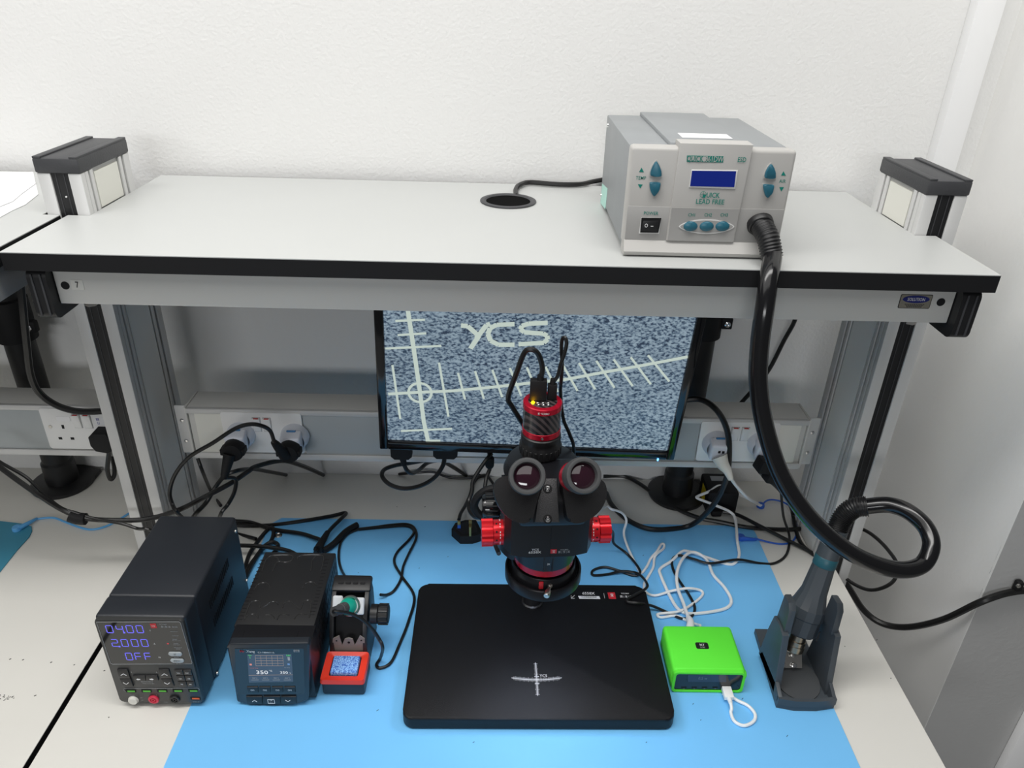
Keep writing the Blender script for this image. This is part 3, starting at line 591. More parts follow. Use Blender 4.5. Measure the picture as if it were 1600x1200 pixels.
# ------------------------------------------------------------------ bench power supply
PY = -.742; PX0, PX1_ = -.580, -.4505; PZ1 = .9365
ps = thing('bench_power_supply', 'black bench power supply with violet digits at the left corner of the mat', 'power supply', (-.515, -.62, T))
bm = NB(); box(bm, PX0, PX1_, PY+.0450, -.506, T+.008, PZ1+.0003, .005, 3); cs = obj('case', bm, NAVY, ps)
bm = NB(); box(bm, PX0, PX1_, PY+.004, PY+.0470, T+.008, PZ1+.0005, .005, 3); obj('front_cowl', bm, NAVY, ps)
bm = NB(); prism(bm, [V((a, PY, b_)) for a, b_ in rrect((PX0+PX1_)/2, (PZ1+T+.010)/2, (PX1_-PX0)/2-.0015, (PZ1-T-.010)/2-.001, .006)], (0, .006, 0), .001); fp = obj('front_panel', bm, NAVYF, ps)
for sx in (PX0+.018, PX1_-.018):
    for sy in (PY+.025, -.53):
        bm = NB(); cyl(bm, (sx, sy, T+.0004 if sx < -.5 else T+.0024), (sx, sy, T+.009), .008); obj('rubber_foot', bm, BLKM, ps)
cA, cB = crop(140, 955, .125), crop(170, 1030, .1125)
def pA(cx, cy): p_ = at_y(*cA(cx, cy), PY); return p_.x, p_.z
def pB(cx, cy): p_ = at_y(*cB(cx, cy), PY); return p_.x, p_.z
def quad(pts, fn, y, d, m, name, par, bev=0):
    bm = NB(); prism(bm, [V((*[fn(a, b_)[0]], y-d, fn(a, b_)[1])) for a, b_ in pts], (0, d, 0), bev); return obj(name, bm, m, par)
wq = [(75, 125), (1120, 122), (1140, 140), (1290, 640), (1280, 655), (280, 660), (255, 640)]
dw = quad(wq, pA, PY, .0006, DISP, 'display_window', fp)
bm = NB(); P = [pA(a, b_) for a, b_ in [(90, 130), (1120, 127), (1140, 142), (1285, 640), (1275, 652), (290, 657), (265, 642), (90, 130)]]; stroke(bm, P, .0005, PY-.0009, .0002); obj('window_outline', bm, GREYP, fp)
def digits(row, name, dim=1):
    bm = NB()
    for ch, cx, cy in row:
        a, b_ = pA(cx, cy); seven(bm, ch, a, b_, PY-.0009, .0090, .0142 if ch != '.' else .01, .00105)
        if ch == '.': obox(bm, (a, PY-.0009, b_), X, Y_, Z_, .0013, .0002, .0013)
    obj(name, bm, LEDV, fp)
digits((('0', 252, 219), ('4', 380, 219), ('.', 437, 262), ('0', 505, 219), ('0', 630, 219)), 'voltage_digits')
digits((('2', 318, 391), ('.', 378, 436), ('0', 442, 391), ('0', 567, 391), ('0', 690, 391)), 'current_digits')
digits((('O', 497, 560), ('F', 612, 560), ('F', 732, 560)), 'output_digits')
def tA(s, cx, cy, size, m=WHITEP, fn=pA, y=PY-.0007, **k): a, b_ = fn(cx, cy); return text(s, size, (a, y, b_), m, fp, **k)
for s, cx, cy in (('V', 760, 237), ('A', 815, 402), ('W', 880, 573)): tA(s, cx, cy, .0048, bold=0.0040)
quad([(755, 152), (830, 150), (848, 205), (775, 207)], pA, PY-.0006, .0004, REDPR, 'maker_mark', fp); tA('YCS', 800, 178, .0036, WHITEP, y=PY-.0011, bold=0.0080)
tA('YCS MKF', 920, 158, .0034, GREYP, bold=0.0080); tA('国 | 宝 | 匠  3010A', 1000, 190, .0040, GREYP, bold=0.0080)
for s, cx, cy in (('5.0V/0.5A/OFF', 1058, 247), ('3.3V/5A SET', 1075, 301), ('短路保护', 1070, 346), ('Short Protection', 1092, 361), ('恒流恒压', 1085, 398), ('CC/CV OUT', 1090, 414), ('输出 OUTPUT', 1108, 449), ('ON/OFF', 1110, 466), ('ON/OFF SWITCH', 1085, 555), ('输出开关', 1090, 572), ('OUTPUT MEMORY', 1110, 637), ('储存记忆', 1118, 652)): tA(s, cx, cy, .0024, GREYP, bold=0.0040)
a = pA(982, 400); bm = NB(); obox(bm, (a[0], PY-.0009, a[1]), X, Y_, Z_, .0012, .0003, .0006); obj('status_light', bm, LEDR, fp)
PILL = mat('pale_grey_keys', (.42, .45, .46), .4)
for cx, cy, s in ((1075, 525, 'SET'), (1100, 607, 'MEMORY')):
    a = pA(cx, cy); bm = NB(); prism(bm, [V((u_, PY-.0022, v_)) for u_, v_ in rrect(a[0], a[1], .0098, .0037, .0034)], (0, .002, 0), .0005); o = obj('pill_button', bm, PILL, fp); tA(s, cx, cy, .0032, DARKP, y=PY-.0023, bold=0.0080)
KEY = mat('black_keys', (.010, .010, .011), .35)
def key(pts, fn, name, d=.0022, par=None, y=None, m=None): return quad(pts, fn, PY if y is None else y, d, m or KEY, name, par or fp, .0006)
key([(120, 133), (265, 133), (305, 255), (150, 255)], pB, 'arrow_key'); key([(160, 262), (310, 260), (350, 365), (200, 365)], pB, 'arrow_key')
key([(695, 130), (840, 130), (878, 252), (725, 255)], pB, 'arrow_key'); key([(730, 262), (880, 260), (915, 362), (770, 365)], pB, 'arrow_key')
key([(338, 218), (510, 216), (520, 283), (358, 284)], pB, 'shift_key'); key([(517, 216), (680, 216), (700, 282), (527, 283)], pB, 'shift_key')
for i, (a0, b0, s) in enumerate(((917, 137, '5.0V'), (1035, 137, '9.0V'), (942, 215, '12A'), (1060, 215, '15B'), (965, 293, 'M3'), (1082, 293, 'M4'))):
    key([(a0, b0), (a0+112, b0), (a0+132, b0+72), (a0+20, b0+72)], pB, 'preset_key'); tA(s, a0+60, b0+38, .0036, WHITEP, pB, PY-.0023, bold=0.0080)
for cx, cy, k in ((213, 196, 1), (250, 320, -1), (780, 196, 1), (820, 320, -1)):
    a = pB(cx, cy); bm = NB(); stroke(bm, [(a[0]-.004, a[1]-.0018*k), (a[0], a[1]+.0018*k), (a[0]+.004, a[1]-.0018*k)], .0009, PY-.0024, .0002); obj('chevron', bm, WHITEP, fp)
for cx, cy, k in ((418, 262, -1), (605, 262, 1)):
    a = pB(cx, cy); bm = NB(); prism(bm, [V((a[0]+k*u_, PY-.0026, a[1]+v_)) for u_, v_ in ((-.003, -.0009), (0, -.0009), (0, -.002), (.003, 0), (0, .002), (0, .0009), (-.003, .0009))], (0, .0003, 0)); obj('shift_arrow', bm, WHITEP, fp)
tA('V', 318, 175, .004, GREYP, pB); tA('A', 668, 175, .004, GREYP, pB); tA('电压电流设置调节', 535, 308, .0030, GREYP, pB); tA('Voltage/current adjust', 555, 330, .0026, GREYP, pB)
bm = NB(); P = [pB(a, b_) for a, b_ in ((232, 445), (205, 425), (215, 405), (1235, 398), (1260, 418), (1245, 445))]; stroke(bm, P, .0004, PY-.0003, .0002); obj('port_outline', bm, GREYP, fp)
tA('FAST CHARGE   USB OUTPUT   5V 2.0A TYPE', 720, 400, .0024, GREYP, pB, PY-.0006)
for cx, cy, m in ((308, 440, GRN), (525, 440, GRN), (743, 438, GRN), (960, 437, GRN), (1175, 436, GRN)):
    a = pB(cx, cy); bm = NB(); obox(bm, (a[0], PY-.0001, a[1]), X, Y_, Z_, .0075, .0006, .0026); po = obj('usb_port', bm, BLKM, fp)
    bm = NB(); obox(bm, (a[0]+.0008, PY-.0006, a[1]+.0002), X, Y_, Z_, .0056, .0006, .0013); obj('usb_tongue', bm, m, fp)
a = pB(1205, 543); bm = NB(); obox(bm, (a[0], PY-.0001, a[1]), X, Y_, Z_, .0075, .0006, .0026); obj('usb_port', bm, BLKM, fp)
bm = NB(); obox(bm, (a[0]+.0008, PY-.0006, a[1]+.0002), X, Y_, Z_, .0056, .0006, .0013); obj('usb_tongue', bm, ORG, fp)
tA('QUICK 3.0', 1215, 584, .0028, GREYP, pB); tA('POWER', 330, 494, .0030, GREYP, pB); tA('0-30V', 800, 590, .0026, GREYP, pB); tA('ON', 457, 530, .0026, GREYP, pB); tA('OFF', 470, 562, .0026, GREYP, pB); tA('+', 665, 492, .0040, GREYP, pB)
a = pB(345, 562); bm = NB(); lathe(bm, (a[0], PY, a[1]), (0, -1, 0), [(.0078, 0), (.0078, .0008), (.0070, .001), (.0068, .0036), (.0060, .0042), (0, .0042)], 28); obj('power_button', bm, CREAMP, fp)
for cx, cy, m in ((628, 552, mat('crimson_plastic', (.62, .03, .07), .4)), (922, 549, BLK)):
    a = pB(cx, cy); bm = NB(); lathe(bm, (a[0], PY, a[1]), (0, -1, 0), [(.0080, 0), (.0080, .0022), (.0070, .003), (.0048, .003), (.0044, .0012), (.0030, .0012), (.0030, .003), (.0016, .003), (.0014, .001), (0, .001)], 28); obj('banana_socket', bm, m, fp)
# vents and screws on the right side
c1 = crop(130, 780, .29155)
for r0, r1, n_ in (((680, 565), (775, 340), 15), ((703, 660), (800, 435), 15)):
    for i in range(n_):
        t = i/(n_-1); q = at_x(*c1(r0[0]+(r1[0]-r0[0])*t, r0[1]+(r1[1]-r0[1])*t), PX1_); bm = NB(); obox(bm, q, X, Y_, Z_, .0006, .0014, .0085); obj('vent_slot', bm, BLKM, cs)
for cx, cy in ((820, 172), (880, 435), (722, 932)):
    q = at_x(*c1(cx-4, cy), PX1_); bm = NB(); lathe(bm, (PX1_, q.y, q.z), X, [(.0034, 0), (.003, .0018), (0, .0022)], 12); obj('case_screw', bm, STEEL, cs)

# ------------------------------------------------------------------ soldering station
SY = -.730; sx0, sx1 = -.4035, -.2905; sz1 = .868
ss = thing('soldering_station', 'black soldering station with colour screen between the power supply and the red sponge tray', 'soldering station', (-.345, -.62, T))
bm = NB(); box(bm, sx0-.005, sx1+.006, SY+.045, -.513, T+.004, sz1-.002, .003); sb = obj('case', bm, mat('black_powder_coat', (.013, .013, .014), .45), ss)
bm = NB(); prism(bm, [V((sx0, y_, z_)) for y_, z_ in ((SY+.046, T+.004), (SY+.002, T+.010), (SY+.002, sz1-.001), (SY+.006, sz1+.0005), (SY+.046, sz1+.0005))], (sx1-sx0+.009, 0, 0), 0); obj('front_cowl', bm, SCOPES, ss)
cS = crop(355, 990, .1)
SF = SY-.0081
def pS(cx, cy): p_ = at_y(*cS(cx, cy), SF); return p_.x, p_.z
fo = [(15, 205), (20, 185), (40, 172), (1250, 160), (1272, 175), (1285, 200), (1275, 1000), (1265, 1050), (1100, 1112), (850, 1145), (600, 1145), (350, 1130), (160, 1080), (145, 1045)]
fo = [(a, b_-10) for a, b_ in fo]
sfp = quad(fo, pS, SY+.004, .012, mat('navy_grey_front', (.018, .022, .028), .32), 'front_panel', ss, .002)
SF = SY-.0081
dwin = quad([(120, 235), (1195, 230), (1215, 890), (1200, 940), (160, 950), (150, 900)], pS, SF, .0005, DISP, 'display_window', sfp)
SCRS = mat('small_colour_screen', (.02, .022, .03), .25, emit=(.055, .085, .13), estr=.65)
def pS2(cx, cy): p_ = at_y(*cS(cx, cy), SF); return p_.x, p_.z
quad([(315, 318), (1005, 312), (1035, 745), (345, 760)], pS2, SF-.0005, .0003, SCRS, 'screen', sfp)
def sline(pts, wd, m, name): bm = NB(); stroke(bm, [pS2(a, b_) for a, b_ in pts], wd, SF-.0010, .0002); return obj(name, bm, m, sfp)
GR = emis('graph_line', (.35, .28, .25), .8)
for i in range(6): sline([(440+i*86, 333), (452+i*86, 495)], .00035, GR, 'graph_line')
for i in range(5): sline([(440+i*3, 335+i*40), (872+i*3, 335+i*40)], .00035, GR, 'graph_line')
sline([(340, 645), (1025, 635)], .0004, GR, 'graph_line')
def tS(s, cx, cy, size, m, y=None, **k): a, b_ = pS2(cx, cy); return text(s, size, (a, SF-.0010 if y is None else y, b_), m, sfp, **k)
EW = emis('screen_white', (.75, .78, .82), .9); EG = emis('screen_green', (.1, .75, .12), .9); EGREY = emis('screen_grey', (.28, .32, .36), .8)
tS('350', 548, 597, .0108, EW, bold=0.0120, xs=1.5); tS('°C', 683, 575, .0055, EW); tS('350', 890, 600, .0072, EW, bold=0.0080, xs=1.5); tS('°C', 985, 608, .0035, EW)
tS('C1-100W/115', 610, 287, .0044, WHITEP, xs=1.25, bold=0.0120)
tS('Mr', 235, 270, .0066, REDPR, xs=1.2, bold=0.0040); tS('.Yang', 365, 270, .0066, WHITEP, xs=1.2, bold=0.0040)
for s, cx in (('300°C', 437), ('350°C', 603), ('350°C', 770), ('400°C', 943)): tS(s, cx, 686, .0042, EGREY); sline([(cx-55, 716), (cx+55, 714)], .0004, EGREY, 'underline')
tS('Main', 358, 330, .0036, EG); tS('2', 360, 365, .0046, EG, bold=0.0080); tS('8.0V', 960, 332, .0044, EG, bold=0.0080); tS('Set Temp', 938, 522, .0028, EGREY); tS('Current Temp', 420, 528, .0028, emis('screen_red', (.5, .12, .1), .8))
for cx, cy, m in ((370, 475, emis('screen_orange', (.7, .25, .2), .9)), (962, 470, emis('screen_blue', (.12, .25, .5), .9)), (965, 385, EGREY)):
    a = pS2(cx, cy); bm = NB(); obox(bm, (a[0], SF-.0010, a[1]), X, Y_, Z_, .0016, .0002, .0016 if cy > 400 else .0035); obj('screen_icon', bm, m, sfp)
a = pS2(1085, 266); bm = NB(); obox(bm, (a[0], SF-.0008, a[1]), X, Y_, Z_, .0042, .0002, .0022); obj('corner_logo', bm, GREYP, sfp); tS('智能', 1085, 266, .0042, DARKP, y=SF-.0012, bold=0.0080)
for a0, s in ((312, 'CH1'), (503, 'CH2'), (700, 'CH3'), (892, 'CH4')):
    key([(a0, 822), (a0+172, 820), (a0+180, 905), (a0+6, 908)], pS, 'channel_key', .002, sfp, SF); tS(s, a0+92, 864, .0042, WHITEP, y=SF-.0022, bold=0.0080)
for a0, a1 in ((300, 550), (568, 832), (845, 1082)): key([(a0, 972), (a1, 969), (a1+5, 1082), (a0+15, 1084)], pS, 'menu_key', .002, sfp, SF)
for cx, k in ((433, 1), (955, -1)):
    a = pS2(cx, 1035); bm = NB(); stroke(bm, [(a[0]-.0034, a[1]-.0016*k), (a[0], a[1]+.0016*k), (a[0]+.0034, a[1]-.0016*k)], .0009, SF-.0022, .0002); obj('chevron', bm, WHITEP, sfp)
a = pS2(694, 1043); bm = NB(); stroke(bm, [(a[0]+u_, a[1]+v_) for u_, v_ in ((-.005, -.0045), (.005, -.0045), (.005, .0045), (-.005, .0045), (-.005, -.0045))], .0008, SF-.0022, .0002); obj('ok_frame', bm, WHITEP, sfp)
tS('OK', 694, 1025, .0042, WHITEP, y=SF-.0024, bold=0.0080); tS('菜单', 694, 1060, .0034, GREYP, y=SF-.0024)
# embossed top and vents
cT = crop(360, 850, .13333); ZTP = sz1-.002
def emboss(pts, wd=.0011):
    bm = NB(); tube(bm, [at_z(*cT(a, b_), ZTP) for a, b_ in pts], wd, 6, 5); return obj('embossed_ridge', bm, mat('shiny_ridge', (.03, .03, .03), .22), sb)
for pts in ([(365, 330), (410, 200), (470, 140), (560, 128), (690, 128), (733, 150), (715, 195), (640, 212), (560, 205), (520, 260), (490, 330)], [(785, 180), (800, 145), (860, 128), (1000, 125), (1080, 135), (1095, 175), (1060, 320)], [(560, 205), (560, 170), (520, 150)], [(945, 320), (960, 190), (1000, 148)], [(290, 530), (315, 480), (370, 453), (430, 460), (458, 490), (455, 520)], [(843, 525), (870, 470), (920, 445), (980, 450), (1010, 490)], [(165, 880), (215, 730), (260, 672), (320, 665), (352, 690), (345, 760), (420, 715), (480, 675), (540, 678), (560, 710)], [(612, 750), (625, 700), (670, 672), (720, 678), (815, 765), (850, 690), (890, 658), (945, 668), (945, 730), (925, 860)], [(165, 890), (200, 840), (250, 820), (310, 830), (325, 870)], [(415, 828), (490, 832), (520, 870)], [(545, 890), (570, 840), (620, 825), (690, 832)], [(750, 880), (775, 838), (830, 815), (900, 828)]): emboss(pts)
for i in range(17):
    t = i/16
    for (a0, b0), (a1, b1), sgn in (((115, 885), (375, 190), 1), ((960, 830), (1130, 185), -1)):
        q = at_z(*cT(a0+(a1-a0)*t, b0+(b1-b0)*t), ZTP); bm = NB(); box(bm, q.x-.0035, q.x+.0035, q.y-.0007, q.y+.0007, ZTP-.0004, ZTP+.0004); obj('vent_notch', bm, BLKM, sb)
for i in range(14):
    for j in range(3):
        bm = NB(); yy = SY+.065+i*.0105; zz = T+.055+j*.022; obox(bm, (sx1+.0061, yy, zz), X, Y_, Z_, .0003, .0016, .007); obj('vent_slot', bm, BLKM, sb)
for cx in (165, 800):
    a = at_z(*cT(cx, 1020), sz1+.0008); b_ = at_z(*cT(cx-45, 1170), sz1+.0008); bm = NB(); tube(bm, [a, b_], .0004, 5, 0); obj('cowl_seam', bm, BLKM, sb)

# ------------------------------------------------------------------ iron stand with sponge tray, and the iron
st = thing('iron_stand', 'black soldering iron stand with red sponge tray right of the soldering station', 'iron stand', (-.24, -.66, T))
ax0, ax1 = -.2755, -.2065
bm = NB(); box(bm, ax0+.001, ax1-.001, -.717, -.662, T+.0024, T+.034, .004); obj('tray_base', bm, NAVY, st)
zt_ = T+.040
bm = NB(); bmo = rrect((ax0+ax1)/2, -.692, .035, .0295, .005); bmi = rrect((ax0+ax1)/2, -.690, .023, .0195, .003)
va = [bm.verts.new((a, b_, zt_-.008)) for a, b_ in bmo]; vb = [bm.verts.new((a, b_, zt_)) for a, b_ in rrect((ax0+ax1)/2, -.692, .0338, .0283, .005)]; vc = [bm.verts.new((a, b_, zt_-.003)) for a, b_ in bmi]; vd = [bm.verts.new((a, b_, zt_-.012)) for a, b_ in bmi]
for A, B in ((va, vb), (vb, vc), (vc, vd)):
    for i in range(len(A)): j = (i+1) % len(A); bm.faces.new([A[i], A[j], B[j], B[i]])
bm.faces.new(vd); bm.faces.new(va[::-1]); obj('sponge_tray', bm, REDT, st)
bm = NB(); box(bm, ax0+.0135, ax1-.0135, -.707, -.673, zt_-.011, zt_+.002, .002); obj('sponge', bm, SPO, st)
cI = crop(480, 890, .175)
zk = T+.052
bm = NB(); yv = -.659; pz = lambda cx, cy: at_y(*cI(cx, cy), yv)
prism(bm, [V((pz(a, b_).x, yv, pz(a, b_).z)) for a, b_ in ((222, 735), (228, 620), (285, 592), (312, 675), (335, 622), (370, 612), (405, 622), (425, 675), (470, 592), (512, 620), (515, 735))], (0, .002, 0)); wp = obj('wiper_plate', bm, mat('dull_steel', (.30, .27, .24), .6, metal=.3), st)
for cx, cy in ((262, 635), (372, 650), (483, 632)):
    q = pz(cx, cy); bm = NB(); cyl(bm, (q.x, yv-.0005, q.z), (q.x, yv+.001, q.z), .0022 if cx == 372 else .0014, n=12); obj('wiper_hole', bm, BLKM, wp)
for sd, xx in ((-1, ax0+.004), (1, ax1-.004)):
    bm = NB(); prism(bm, [V((xx, a, T+b_)) for a, b_ in ((-.664, .0025), (-.664, .036), (-.655, .07), (-.640, .098), (-.612, .118), (-.585, .122), (-.578, .10), (-.575, .0025))], (-sd*.007, 0, 0), .0015); obj('side_cheek', bm, BLK, st)
bm = NB(); obox(bm, ((ax0+ax1)/2, -.595, T+.121), X, V((0, .96, .28)), V((0, -.28, .96)), .032, .015, .005, .004); tb = obj('top_bar', bm, BLK, st)
for i in range(4): bm = NB(); obox(bm, ((ax0+ax1)/2-.018+i*.012, -.598, T+.1262), X, V((0, .96, .28)), V((0, -.28, .96)), .004, .002, .0006, .0005, 1); obj('top_slot', bm, BLKM, tb)
bm = NB(); P = [V((ax0+.012, a, T+b_)) for a, b_ in ((-.655, .03), (-.640, .075), (-.628, .092), (-.60, .100), (-.585, .10), (-.585, .0025), (-.655, .0025))]; prism(bm, P, (ax1-ax0-.024, 0, 0)); obj('inner_shell', bm, BLKM, st)
# white ceramic clips holding the iron
for sd in (-1, 1):
    bm = NB(); obox(bm, at_y(527.5 if sd < 0 else 561.5, 944 if sd < 0 else 947, -.642), X, V((0, .6, .8)), V((0, -.8, .6)), .0080, .0135, .003, .0028, 3); obj('white_clip', bm, mat('clip_grey_white', (.58, .60, .62), .4), st)
bm = NB(); lathe(bm, at_y(548, 946, -.640), (0, -.8, .6), [(.015, 0), (.0165, .002), (.0165, .006), (.015, .008), (.013, .007), (.013, .001)], 28, close=True); obj('clip_ring', bm, STEEL, st)
q = V((ax1, -.625, T+.085)); bm = NB(); lathe(bm, q, X, [(.016, -.001), (.016, .010), (.012, .011)], 28); obj('tilt_hub', bm, BLK, st)
bm = NB()
lathe(bm, q+X*.010, X, [(0, 0), (.015, 0), (.0165, .002), (.0165, .016), (.014, .018), (0, .018)], 12); kb = obj('tilt_knob', bm, BLK, st, sharp=20)
for i in range(12):
    a = i*math.pi/6; bm = NB(); obox(bm, q+V((.0195, .0165*math.cos(a), .0165*math.sin(a))), X, V((0, -math.sin(a), math.cos(a))), V((0, math.cos(a), math.sin(a))), .0075, .0016, .0012, .0006, 1); obj('knob_rib', bm, BLK, kb)
ir = thing('soldering_iron', 'soldering iron with green grip and black cord resting in the stand', 'soldering iron', (-.24, -.64, T))
i0 = at_y(547, 946, -.640); i1 = at_y(532, 952, -.668); i2 = at_y(521, 956, -.680)
bm = NB(); lathe(bm, i0, (i1-i0), [(0, -.012), (.012, -.010), (.0128, .004), (.0128, .012), (.010, .018), (.0085, .020), (0, .020)], 24); obj('green_grip', bm, GREENH, ir)
bm = NB(); tube(bm, [i0.lerp(i1, .45), i0.lerp(i1, .8), i1, i2], .0075, 14, 5); obj('cord_sleeve', bm, RUBG, ir)
for k in range(4):
    p = i0.lerp(i1, .60+.13*k); bm = NB(); lathe(bm, p, i1-i0, [(.0074, -.0014), (.0088, -.001), (.0088, .001), (.0074, .0014)], 18); obj('sleeve_rib', bm, RUBG, ir)
c2 = crop(340, 800, .275)
def tz(c, cx, cy, h=.0): return at_z(*c(cx, cy), TM+h)
cordp = [i2, at_y(524, 955, -.690), at_y(545, 958, -.686), at_y(563, 966, -.684), at_y(580, 981, -.684), at_y(592, 998, -.684), at_y(598, 1012, -.686), at_z(*c2(925, 830), T+.012), tz(c2, 903, 868, .003), tz(c2, 925, 887, .003), tz(c2, 985, 855, .003), tz(c2, 1035, 750, .003), tz(c2, 1085, 620, .003), tz(c2, 1117, 480, .003), tz(c2, 1050, 370, .004), tz(c2, 1005, 290, .003), tz(c2, 1020, 230, .003), tz(c2, 1090, 155, .004), tz(c2, 1115, 110, .003), tz(c2, 1070, 80, .003), tz(c2, 930, 88, .003), tz(c2, 800, 100, .003)]
bm = NB(); tube(bm, cordp, .0027, 8, 6); obj('cord', bm, CABLE, ir)

# ------------------------------------------------------------------ green charger
gb = thing('desktop_charger', 'bright green desktop charger with dark display right of the microscope base', 'charger', (.338, -.65, T))
GY = -.700
bm = NB(); obox(bm, (.3385, -.651, T+.0258), V((.9995, .004, 0)), V((-.004, .9995, 0)), Z_, .0585, .0485, .0232, .007, 3); gs = obj('shell', bm, GREEN, gb)
bm = NB(); prism(bm, [V((a, GY+.0012, b_)) for a, b_ in rrect(.3385, T+.0258, .0535, .0188, .005)], (0, -.0025, 0)); fa = obj('front_glass', bm, BLKG, gb)
bm = NB(); P0 = rrect(.3385, T+.0258, .0575, .0222, .007); P1 = rrect(.3385, T+.0258, .0535, .0188, .005)
ra = [[bm.verts.new((a, yy, b_)) for a, b_ in PP] for PP, yy in ((P0, GY+.006), (P0, GY-.003), (P1, GY-.003), (P1, GY+.002))]
for A, B in zip(ra[:-1], ra[1:]):
    for i in range(len(A)): j = (i+1) % len(A); bm.faces.new([A[i], A[j], B[j], B[i]])
obj('front_rim', bm, GREEN, gb)
cG = crop(1040, 1030, .091667)
def pG(cx, cy): p_ = at_y(*cG(cx, cy), GY); return p_.x, p_.z
quad([(375, 250), (1025, 250), (1030, 375), (380, 372)], pG, GY-.0014, .0003, OLED, 'power_readout', fa)
a = pG(640, 310); text('0.5 w', .0085, (a[0]-.001, GY-.0018, a[1]), emis('oled_text', (.06, .10, .15), .9), fa, bold=0.0040)
for cx in (308, 485, 660, 840): a = pG(cx, 468); bm = NB(); obox(bm, (a[0], GY-.0013, a[1]), X, Y_, Z_, .0042, .0004, .0013); obj('usb_port', bm, BLKM, fa); text('USB', .0022, (a[0], GY-.0016, a[1]-.0026), GREYP, fa)
q = at_z(1097, 1009, T+.049); bm = NB(); prism(bm, [V((a, b_, T+.0494)) for a, b_ in rrect(q.x, q.y, .0105, .0068, .003)], (0, 0, -.0006)); lb = obj('maker_label', bm, BLK, gb)
text('M.Y', .0066, (q.x, q.y+.001, T+.0496), WHITEP, lb, uz=Y_, bold=0.0120); text('MA YANT', .0024, (q.x, q.y-.0042, T+.0496), WHITEP, lb, uz=Y_)
bm = NB(); cyl(bm, (.396, -.688, T+.030), (.4015, -.688, T+.030), .0065, n=20, ch=.001); obj('side_button', bm, GREEN, gb)

# ------------------------------------------------------------------ microscope
AX, AY = .0635, -.701; TB = .7755
ms_ = thing('microscope', 'black trinocular microscope with red knobs and carbon camera on a wide black base', 'microscope', (AX, -.63, T))
th_ = math.radians(4.0); hu, hv = V((math.cos(th_), math.sin(th_), 0)), V((-math.sin(th_), math.cos(th_), 0))
def H(u_, v_, z): return V((AX, AY, 0))+hu*u_+hv*v_+V((0, 0, z))
bu, bv = V((1, .010, 0)).normalized(), V((-.010, 1, 0)).normalized(); bc = V((.0645, -.6315, 0))
bm = NB(); prism(bm, [bc+bu*a+bv*b_+V((0, 0, TB)) for a, b_ in rrect(0, 0, .2075, .1435, .017, 8)], (0, 0, -(TB-TM-.003)), .0035, 3); mbp = obj('base_plate', bm, BASEM, ms_)
for sx in (-1, 1):
    for sy in (-1, 1):
        q = bc+bu*(.18*sx)+bv*(.12*sy); bm = NB(); cyl(bm, (q.x, q.y, TM+.0002), (q.x, q.y, TM+.0042), .012); obj('rubber_foot', bm, BLKM, ms_)
# printed cross scale on the base
c9 = crop(600, 880, .3125)
def bz(cx, cy): return at_z(*c9(cx, cy), TB+.0003)
def bline(bm, pts, wd):
    for a, b_ in zip(pts[:-1], pts[1:]):
        k = (b_-a); L = k.length/2; k.normalize(); obox(bm, (a+b_)/2, k, Z_.cross(k), Z_, L, wd/2, .0002)
bm = NB(); arc = [bz(638+250*i/24, 573+10*(1-((i-12)/12)**2)) for i in range(25)]; bline(bm, arc, .0008)
vt = [bz(757, 497), bz(762, 545), bz(764, 585), bz(768, 663)]; bline(bm, vt, .0008)
for i in range(2, 47):
    t = i/48*24; k = int(t); q = arc[k].lerp(arc[min(k+1, 24)], t-k); dz = .0030 if i % 4 else .0042; bline(bm, [q+V((0, -dz, 0)), q+V((0, dz, 0))], .00035)
for i in range(25):
    cy = 503+i*6.4; q = bz(757.5+10.5*i/24, cy); dz = .0022 if i % 4 else .0032; bline(bm, [q+V((-dz, 0, 0)), q+V((dz, 0, 0))], .00035)
bline(bm, [bz(752, 567), bz(775, 567)], .0012); bline(bm, [bz(755, 600), bz(777, 600)], .0012)
obj('printed_scale', bm, WHITEP, mbp)
q = bz(797, 564); text('YCS', .0075, q, WHITEP, mbp, uz=Y_, bold=0.0080, xs=1.2)
cL = crop(880, 910, .09375)
def lz(cx, cy): return at_z(*cL(cx, cy), TB+.0003)
text('6558X', .0088, lz(420, 187), WHITEP, mbp, uz=Y_, bold=0.0140, xs=1.25)
bm = NB(); prism(bm, [lz(a, b_) for a, b_ in ((248, 225), (600, 230), (620, 275), (270, 270))], (0, 0, -.0002)); obj('printed_panel', bm, WHITEP, mbp); text('VIS显微镜视觉系统', .0042, lz(430, 251)+V((0, 0, .0003)), DARKP, mbp, uz=Y_, bold=0.0040, xs=1.05)
bm = NB(); bline(bm, [lz(190, 215), lz(135, 262)], .0008); bline(bm, [lz(132, 215), lz(135, 266), lz(190, 266)], .0008); bline(bm, [lz(675, 180), lz(692, 265)], .0005); obj('printed_arrow', bm, WHITEP, mbp)
bm = NB(); P = chaikin([lz(a, b_) for a, b_ in ((738, 168), (860, 165), (882, 275), (762, 272))], 0); prism(bm, P, (0, 0, -.0002)); obj('printed_badge', bm, REDPR, mbp)
text('宝', .0085, lz(812, 218)+V((0, 0, .0003)), WHITEP, mbp, uz=Y_, bold=0.0080); text('YCS.BKF', .0040, lz(1030, 188), WHITEP, mbp, uz=Y_, bold=0.0120, xs=1.3); text('国 | 宝 | 匠', .0058, lz(1050, 240), WHITEP, mbp, uz=Y_, bold=0.0080, xs=1.1)
